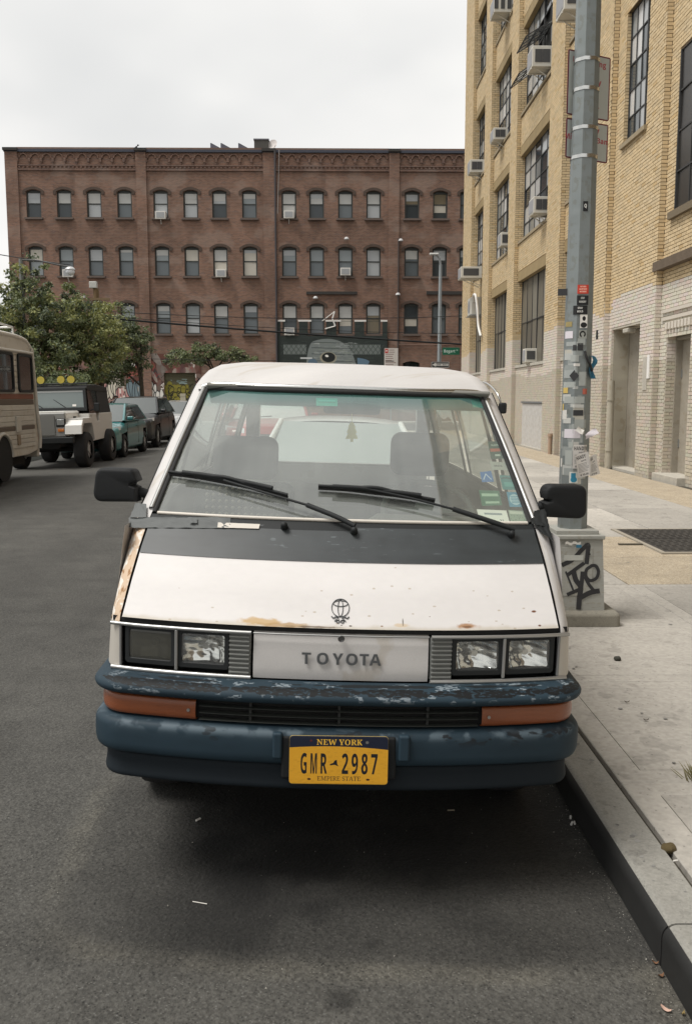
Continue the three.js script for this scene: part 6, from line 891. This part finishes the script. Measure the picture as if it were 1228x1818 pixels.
  mk('corner_moulding', tube([[.04, .60, -.08], [.05, .8, -.10], [.045, 1.4, .0], [.045, 2.0, .06], [.045, 2.6, .13]], .035, 8), beige, V_); mk('upper_rail', tube([[.05, 2.52, 6.5], [.05, 2.50, 3], [.05, 2.50, .14]], .03, 8), std(.62, .6, .55, .5), V_); mk('roof_edge', tube([[.0, 2.86, 6.6], [.0, 2.80, 3], [.0, 2.73, .35], [.0, 2.62, .13]], .045, 8), std(.6, .58, .53, .5), V_);
  mk('roof_rail', merge([tube([[-.15, 3.06, 6], [-.15, 3.02, 2], [-.15, 2.98, .6]], .02, 8), bar([-.15, 2.98, .6], [-.15, 2.76, .55], .018), bar([-.15, 3.0, 2.2], [-.15, 2.78, 2.2], .018), bar([-.15, 3.02, 3.8], [-.15, 2.8, 3.8], .018), bar([-.15, 2.98, .6], [-1.9, 2.98, .6], .018)]), std(.6, .6, .58, .4, .3), V_);
  mk('rear_bumper', rb(2.2, .2, .14, .03, -1.1, .52, -.12), beige2, V_); mk('vent_panel', rb(.04, .3, .25, .01, .05, 1.12, 1.15), beige2, V_); mk('fuel_flap', rb(.03, .2, .15, .01, .05, .82, 1.15), stripe[2], V_); mk('chassis', box2(-2.1, -.15, .32, .6, .3, 6.6), M.under, V_); mk('tail_light', rb(.05, .3, .05, .01, .03, .85, -.10), std(.4, .05, .04, .4), V_);
  mk('wheel_arch', new THREE.TorusGeometry(.44, .035, 8, 24, Math.PI).rotateY(Math.PI / 2).translate(.06, .52, 2.0), beige2, V_); mk('wheel_well', cyl(.43, .43, .3, 24).rotateZ(Math.PI / 2).translate(-.09, .52, 2.0), M.under, V_);
  for (const x of [-.18, -2.0]) { wheelAt(V_, x, 2.0, .38, .26); wheelAt(V_, x, 5.9, .38, .24); }
  mk('windshield', rb(1.9, .85, .03, .01, -1.12, 1.95, 6.83, 1), M.darkGlass, V_); mk('front_grille', rb(1.3, .3, .04, .015, -1.12, .98, 6.83, 1), M.black, V_); mk('front_bumper', rb(2.2, .2, .16, .04, -1.12, .56, 6.88), M.dullChrome, V_);
  for (const x of [-.28, -1.96]) mk('headlight', rb(.24, .18, .04, .02, x, .98, 6.83), std(.6, .6, .6, .15, .4), V_);
  mk('leaf_springs', merge([bar([-.3, .35, 1.2], [-.3, .35, 2.8], .04), bar([-.5, .45, .2], [-.5, .25, .5], .03)]), M.under, V_);
}

// ------------------------------------------------------------------ trees, people, litter
{
  const bark = std(.085, .068, .05, .95, 0, { map: rep(T.grime, .4, 1) });
  const leafTex = [[.19, .22, .085], [.13, .165, .07], [.28, .29, .095], [.075, .10, .05]];
  const leafM = leafTex.map(c => phy(...c, .85, { transmission: .4, thickness: 0 }));
  function tree(label, base, trunkTop, blobs, n, seed, mats = [0, 1, 2, 3], leaf = .13) {
    const t = thing('street_tree', label, 'tree', base), R = rng(seed), N = () => (R() + R() + R() - 1.5) / 1.5;
    mk('trunk', (() => { const pts = [V(0, 0, 0), V(N() * .1, trunkTop * .35, N() * .1), V(N() * .2, trunkTop * .7, N() * .2), V(N() * .25, trunkTop, N() * .2)], c = new THREE.CatmullRomCurve3(pts), g = new THREE.TubeGeometry(c, 16, 1, 9), p = g.attributes.position; for (let i = 0; i < p.count; i++) { const k = Math.floor(i / 10) / 16, q = c.getPoint(Math.min(1, k)), r = lerp(.16, .06, k); p.setXYZ(i, q.x + (p.getX(i) - q.x) * r, q.y + (p.getY(i) - q.y) * r, q.z + (p.getZ(i) - q.z) * r); } g.computeVertexNormals(); return g; })(), bark, t);
    const geo = mats.map(() => []);
    blobs.forEach(([bx_, by, bz, rx, ry, rz], bi) => {
      const a = V(0, trunkTop * (.55 + .4 * R()), 0), b = V(bx_, by, bz), m = a.clone().lerp(b, .55).add(V(N() * .3, .25, N() * .3)); mk('branch', tube([a, m, b], .05, 6, 12), bark, t);
      const share = Math.round(n * (rx * ry * rz) / blobs.reduce((s, q) => s + q[3] * q[4] * q[5], 0)), sub = [];
      const ns = Math.max(5, Math.round(share / 70)); for (let i = 0; i < ns; i++) { const u = N(), v = N(), w = N(), l = Math.hypot(u, v, w) || 1, k = Math.pow(R(), .35) / l; sub.push([bx_ + u * k * rx * 1.25, by + v * k * ry * 1.2, bz + w * k * rz * 1.25, .12 + .26 * R(), R() * mats.length | 0]); }
      for (let i = 0; i < share; i++) {
        const s = sub[R() * sub.length | 0], x = s[0] + N() * s[3] * 1.5, y = s[1] + N() * s[3] * .9 - .1 * R(), z = s[2] + N() * s[3] * 1.5, L_ = leaf * (.6 + .8 * R()), W_ = L_ * (.2 + .14 * R());
        const d = V(N(), N() * .6 - .25, N()).normalize(), e = V(N(), N(), N()).cross(d).normalize(), q = [x, y, z, x + d.x * L_ * .5 + e.x * W_, y + d.y * L_ * .5 + e.y * W_, z + d.z * L_ * .5 + e.z * W_, x + d.x * L_, y + d.y * L_, z + d.z * L_, x + d.x * L_ * .5 - e.x * W_, y + d.y * L_ * .5 - e.y * W_, z + d.z * L_ * .5 - e.z * W_];
        geo[R() < .7 ? s[4] : R() * mats.length | 0].push(q);
      }
    });
    geo.forEach((list, i) => { if (!list.length) return; const P = new Float32Array(list.length * 12), I = []; list.forEach((q, k) => { P.set(q, k * 12); I.push(k * 4, k * 4 + 1, k * 4 + 2, k * 4, k * 4 + 2, k * 4 + 3); }); const g = new THREE.BufferGeometry(); g.setAttribute('position', new THREE.BufferAttribute(P, 3)); g.setIndex(I); g.computeVertexNormals(); const m = mk('crown', g, leafM[mats[i]], t); m.userData.kind = 'stuff'; });
    return t;
  }
  const rel = (bx_, bz, list) => list.map(([px, py, dz, rx, ry, rz]) => { const p = atZ(px, py, bz + dz); return [p.x - bx_, p.y - .08, dz, rx, ry, rz]; });
  tree('big leafy street tree with yellowish tips behind the motorhome', [-13.6, .08, -40.5], 3.6, rel(-13.6, -40.5, [[45, 480, 0, .9, .8, .9], [10, 560, .4, 1.3, 1.4, 1.2], [70, 555, 0, 1.6, 1.5, 1.4], [110, 540, -.5, 1.2, 1.0, 1.1], [60, 620, .5, 1.7, 1.3, 1.4], [20, 640, .2, 1.2, 1.1, 1.2], [100, 665, .4, 1.4, 1.1, 1.2], [-20, 600, .5, 1.0, 1.4, 1.0]]), 24000, 301, [0, 1, 2, 3], .15);
  tree('street tree with a spreading lighter crown around the utility pole', [-10.6, .08, -41.8], 3.4, rel(-10.6, -41.8, [[135, 560, 0, 1.1, .8, 1.0], [170, 590, .3, 1.1, .9, 1.0], [150, 640, .4, 1.3, .9, 1.1], [200, 615, 0, .8, .7, .8], [120, 610, .2, 1.1, .9, 1.0], [185, 545, -.2, .7, .4, .7]]), 15000, 307, [0, 2, 1, 2], .14);
  tree('dark low tree with drooping boughs right of the utility pole', [-9.4, .08, -45], 3.4, rel(-9.4, -45, [[215, 575, 0, 1.0, .5, .8], [240, 605, .2, .9, .35, .8], [225, 640, .1, .9, .5, .8], [195, 660, 0, .8, .6, .8], [250, 590, 0, .4, .25, .5]]), 9000, 311, [1, 3, 0, 1], .13);
  tree('small street tree with a flat crown in front of the red building', [-7.2, .12, -57], 3.5, rel(-7.2, -57, [[320, 632, 0, .9, .45, .8], [365, 628, .1, 1.1, .5, .9], [405, 630, 0, 1.0, .4, .8], [435, 632, 0, .7, .3, .6], [355, 612, 0, .5, .2, .5]]), 6000, 317, [0, 1, 3, 0], .15);
  tree('dark shrubby tree at street level behind the motorhome roof', [-12.2, .08, -38], 1.6, rel(-12.2, -38, [[70, 690, 0, 1.0, .8, 1.0], [105, 700, .2, .8, .7, .9], [130, 690, 0, .7, .7, .8], [50, 650, 0, .7, .8, .8]]), 9000, 331, [1, 3, 1, 0], .13);

  // two people standing far down the street, heads and shoulders above the cars
  function person(label, x, z, top, trousers, hair, skin, lean) {
    const res = 72, mc = new MarchingCubes(res, new THREE.MeshBasicMaterial(), false, false, 60000), S = 1.0;   // box of 2 m cube centred at y = 0.95
    const J = { head: [0, 1.62, .01], neck: [0, 1.47, 0], ch: [0, 1.30, 0], hip: [0, .96, 0], sl: [-.19, 1.40, 0], sr: [.19, 1.40, 0], el: [-.26, 1.13, -.03], er: [.26, 1.13, -.03], wl: [-.24, .88, .06], wr: [.24, .90, .08], hl: [-.095, .92, 0], hr: [.095, .92, 0], kl: [-.11, .50, .02], kr: [.11, .50, .02 + lean], al: [-.12, .09, 0], ar: [.12, .09, lean], tl: [-.14, .05, .14], tr: [.14, .05, .14 + lean] };
    const bones = [['head', 'head', .105, .105], ['neck', 'head', .06, .07], ['ch', 'neck', .12, .065], ['hip', 'ch', .145, .15], ['sl', 'sr', .085, .085], ['sl', 'el', .062, .048], ['sr', 'er', .062, .048], ['el', 'wl', .047, .034], ['er', 'wr', .047, .034], ['hl', 'kl', .098, .068], ['hr', 'kr', .098, .068], ['kl', 'al', .066, .045], ['kr', 'ar', .066, .045], ['al', 'tl', .05, .04], ['ar', 'tr', .05, .04]];
    for (const [s, w] of [[-1, 'wl'], [1, 'wr']]) for (let i = 0; i < 5; i++) { const k = w + 'f' + i, b = J[w]; J[k] = [b[0] + s * .01 + (i - 2) * .006, b[1] - (i ? .16 : .10), b[2] + (i - 2) * .022]; bones.push([w, k, .024, .013]); }
    const d = (p, a, b, ra, rb_) => { const ab = [b[0] - a[0], b[1] - a[1], b[2] - a[2]], ap = [p[0] - a[0], p[1] - a[1], p[2] - a[2]], l = ab[0] ** 2 + ab[1] ** 2 + ab[2] ** 2, t = l ? clamp((ap[0] * ab[0] + ap[1] * ab[1] + ap[2] * ab[2]) / l) : 0; return Math.hypot(ap[0] - ab[0] * t, ap[1] - ab[1] * t, ap[2] - ab[2] * t) - lerp(ra, rb_, t); };
    mc.isolation = 0; const f = mc.field;
    for (let k = 0; k < res; k++) for (let j = 0; j < res; j++) for (let i = 0; i < res; i++) { const p = [(i - res / 2) / (res / 2), (j - res / 2) / (res / 2) + .93, (k - res / 2) / (res / 2)]; let m = 9; if (Math.abs(p[0]) < .5 && Math.abs(p[2]) < .4) for (const [a, b, ra, rb_] of bones) { const q = d(p, J[a], J[b], ra, rb_), h = Math.max(.045 - Math.abs(m - q), 0) / .045; m = Math.min(m, q) - h * h * .045 / 4; } f[i + j * res + k * res * res] = -m; }
    mc.update(); const cnt = mc.count, g = new THREE.BufferGeometry(), pos = new Float32Array(mc.positionArray.slice(0, cnt * 3)), nor = new Float32Array(mc.normalArray.slice(0, cnt * 3)), col = new Float32Array(cnt * 3);
    for (let i = 0; i < cnt; i++) { pos[i * 3 + 1] += .93; const y = pos[i * 3 + 1], ax = Math.abs(pos[i * 3]); const c = y > 1.48 || (ax > .2 && y < 1.1) ? skin : y > .93 ? top : y > .08 ? trousers : [.02, .02, .02]; col.set(c, i * 3); }
    g.setAttribute('position', new THREE.BufferAttribute(pos, 3)); g.setAttribute('normal', new THREE.BufferAttribute(nor, 3)); g.setAttribute('color', new THREE.BufferAttribute(col, 3));
    const t = thing('person', label, 'person', [x, 0.0, z]); mk('body', g, new THREE.MeshStandardMaterial({ vertexColors: true, roughness: .85, side: THREE.DoubleSide }), t);
    mk('hair', new THREE.SphereGeometry(.117, 18, 12, 0, 6.3, 0, 1.55).rotateX(-.35).translate(0, 1.635, -.012), hair, t); mk('nose', new THREE.ConeGeometry(.016, .04, 8).rotateX(1.2).translate(0, 1.60, .115), std(...skin, .7), t); for (const s of [-1, 1]) { mk('eye', new THREE.SphereGeometry(.012, 8, 6).translate(s * .036, 1.635, .103), M.black, t); mk('ear', new THREE.SphereGeometry(.025, 8, 6).scale(.5, 1, .8).translate(s * .106, 1.615, 0), std(...skin, .7), t); } mk('mouth', bx(.04, .008, .01, 0, 1.555, .104), std(.25, .08, .07, .7), t);
  }
  const hairM = std(.015, .013, .012, .8), pa = atZ(293, 706, -44), pb = atZ(206, 715, -43);
  person('person in a white shirt standing far off between the parked cars and the van', pa.x, -44, [.65, .63, .6], [.04, .045, .06], hairM, [.36, .2, .13], .06);
  person('person in dark clothes standing behind the teal car by the graffiti wall', pb.x, -43, [.02, .02, .024], [.02, .02, .025], hairM, [.22, .12, .08], -.04);

  // litter: each scrap a thing
  const R = rng(88), bm = std(.62, .60, .56, .9), leafB = std(.22, .16, .06, .9), brown = std(.16, .08, .04, .9), pinkP = std(.50, .33, .26, .9);
  const stick = (name, label, px, py, len, r, mat, ang, y0) => { const p = atY(px, py, 0), y = y0 ?? roadY(p.x), q = atY(px, py, y); const g = merge([cyl(r, r * .95, len * .72, 10, 0, len * .14, 0), cyl(r * 1.02, r * 1.02, len * .28, 10, 0, -len * .36, 0)]).rotateZ(Math.PI / 2); const m = tag(mk(name, g, mat), label, name.replace(/_/g, ' '), 'litter on the road and kerb'); m.position.set(q.x, y + r * 1.0 + .001, q.z); m.rotation.y = ang; return m; };
  stick('cigarette_butt', 'white cigarette butt on the asphalt left of the licence plate', 352, 1457, .022, .004, bm, .9); stick('cigarette_butt', 'dull cigarette butt in the dark under the bumper right of the plate', 800, 1440, .028, .003, std(.3, .26, .2, .9), .05); stick('cigarette_butt', 'upper of three white butts beside the kerb', 1012, 1453, .02, .004, bm, 1.3); stick('cigarette_butt', 'lower left of three white butts beside the kerb', 1014, 1464, .022, .004, bm, 1.1); stick('cigarette_butt', 'lower right of three white butts beside the kerb', 1019, 1463, .018, .004, bm, 1.4);
  stick('toothpick', 'thin pale stick lying on the dark asphalt in front of the van', 355, 1604, .05, .0015, bm, -.3); stick('cigarette_butt', 'tiny white butt in the kerb joint below the clod', 1198, 1530, .016, .003, bm, .2, .1);
  const scrap = (name, label, cat, px, py, w, h, mat, ang, y0) => { const p = atY(px, py, 0), y = y0 ?? roadY(p.x), q = atY(px, py, y); const m = tag(mk(name, grid(5, 4, (u, v) => { const a = 2 * u - 1, b = 2 * v - 1, k = Math.sqrt(Math.max(0, 1 - a * a)); return [a * w / 2, .003 + .006 * a * a + .003 * Math.sin(b * 3 + a), b * h / 2 * (.35 + .65 * k)]; }), mat), label, cat, 'litter on the road and kerb'); m.position.set(q.x, y + .002, q.z); m.rotation.y = ang; };
  scrap('paper_scrap', 'folded tan paper scrap at the bottom right corner by the kerb', 'paper', 1181, 1795, .03, .014, pinkP, -.7); scrap('dead_leaf', 'brown leaf scrap in the gutter above the tan paper', 'leaf', 1172, 1735, .02, .012, brown, .4); scrap('dead_leaf', 'small brown leaf scrap in the gutter by the kerb joint', 'leaf', 1162, 1712, .018, .01, brown, -.3); scrap('dead_leaf', 'small curled leaf lying across the sidewalk flag, nearer one', 'leaf', 1146, 1280, .025, .01, std(.06, .045, .03, .9), .1, .1); scrap('dead_leaf', 'small curled leaf on the sidewalk flag below the dark pebble', 'leaf', 1112, 1248, .025, .008, std(.06, .045, .03, .9), .1, .1); scrap('dead_leaf', 'yellow leaf scrap in the gutter at the very bottom right', 'leaf', 1212, 1803, .014, .010, leafB, 1.0);
  const lump = (name, label, cat, px, py, r, mat, y) => { const q = atY(px, py, y), g = new THREE.IcosahedronGeometry(r, 3), p = g.attributes.position; for (let i = 0; i < p.count; i++) { const k = 1 + .45 * (fbm(p.getX(i) / r * 1.6 + 9, p.getZ(i) / r * 1.6 + p.getY(i) / r + 4, 401, 4) - .5); p.setXYZ(i, p.getX(i) * k * 1.15, p.getY(i) * k * .8, p.getZ(i) * k); } g.computeVertexNormals(); const m = tag(mk(name, g, mat), label, cat); m.position.set(q.x, y + r * .55, q.z); };
  lump('pebble', 'dark round pebble alone on the sidewalk behind the van corner', 'pebble', 1095, 1172, .018, std(.045, .045, .035, .9), .1); lump('dirt_clod', 'brown clod stuck in the kerb joint', 'clod', 1186, 1512, .022, std(.085, .062, .025, .95), .088);
  // grit scattered in the gutter and on the asphalt: too fine to count
  const gi = new THREE.InstancedMesh(new THREE.TetrahedronGeometry(.004), std(1, 1, 1, .95), 1400), m4 = new THREE.Matrix4(), qt = new THREE.Quaternion(), cc = new THREE.Color();
  for (let i = 0; i < 1400; i++) { const gut = R() < .45, x = gut ? .95 - .12 * R() * R() : -3 + 3.9 * R(), z = -1.9 - 4.5 * R() * R(); const s = .25 + .7 * R() * R(); qt.setFromEuler(new THREE.Euler(R() * 6, R() * 6, R() * 6)); m4.compose(V(x, roadY(x) + .001, z), qt, V(s, s, s)); gi.setMatrixAt(i, m4); const k = .08 + .25 * R(); gi.setColorAt(i, cc.setRGB(k, k * .95, k * .85)); }
  gi.name = 'road_grit'; gi.userData = { kind: 'stuff', label: 'fine grit scattered over the asphalt and gutter', category: 'grit' }; scene.add(gi);
}
renderer.render(scene, camera);
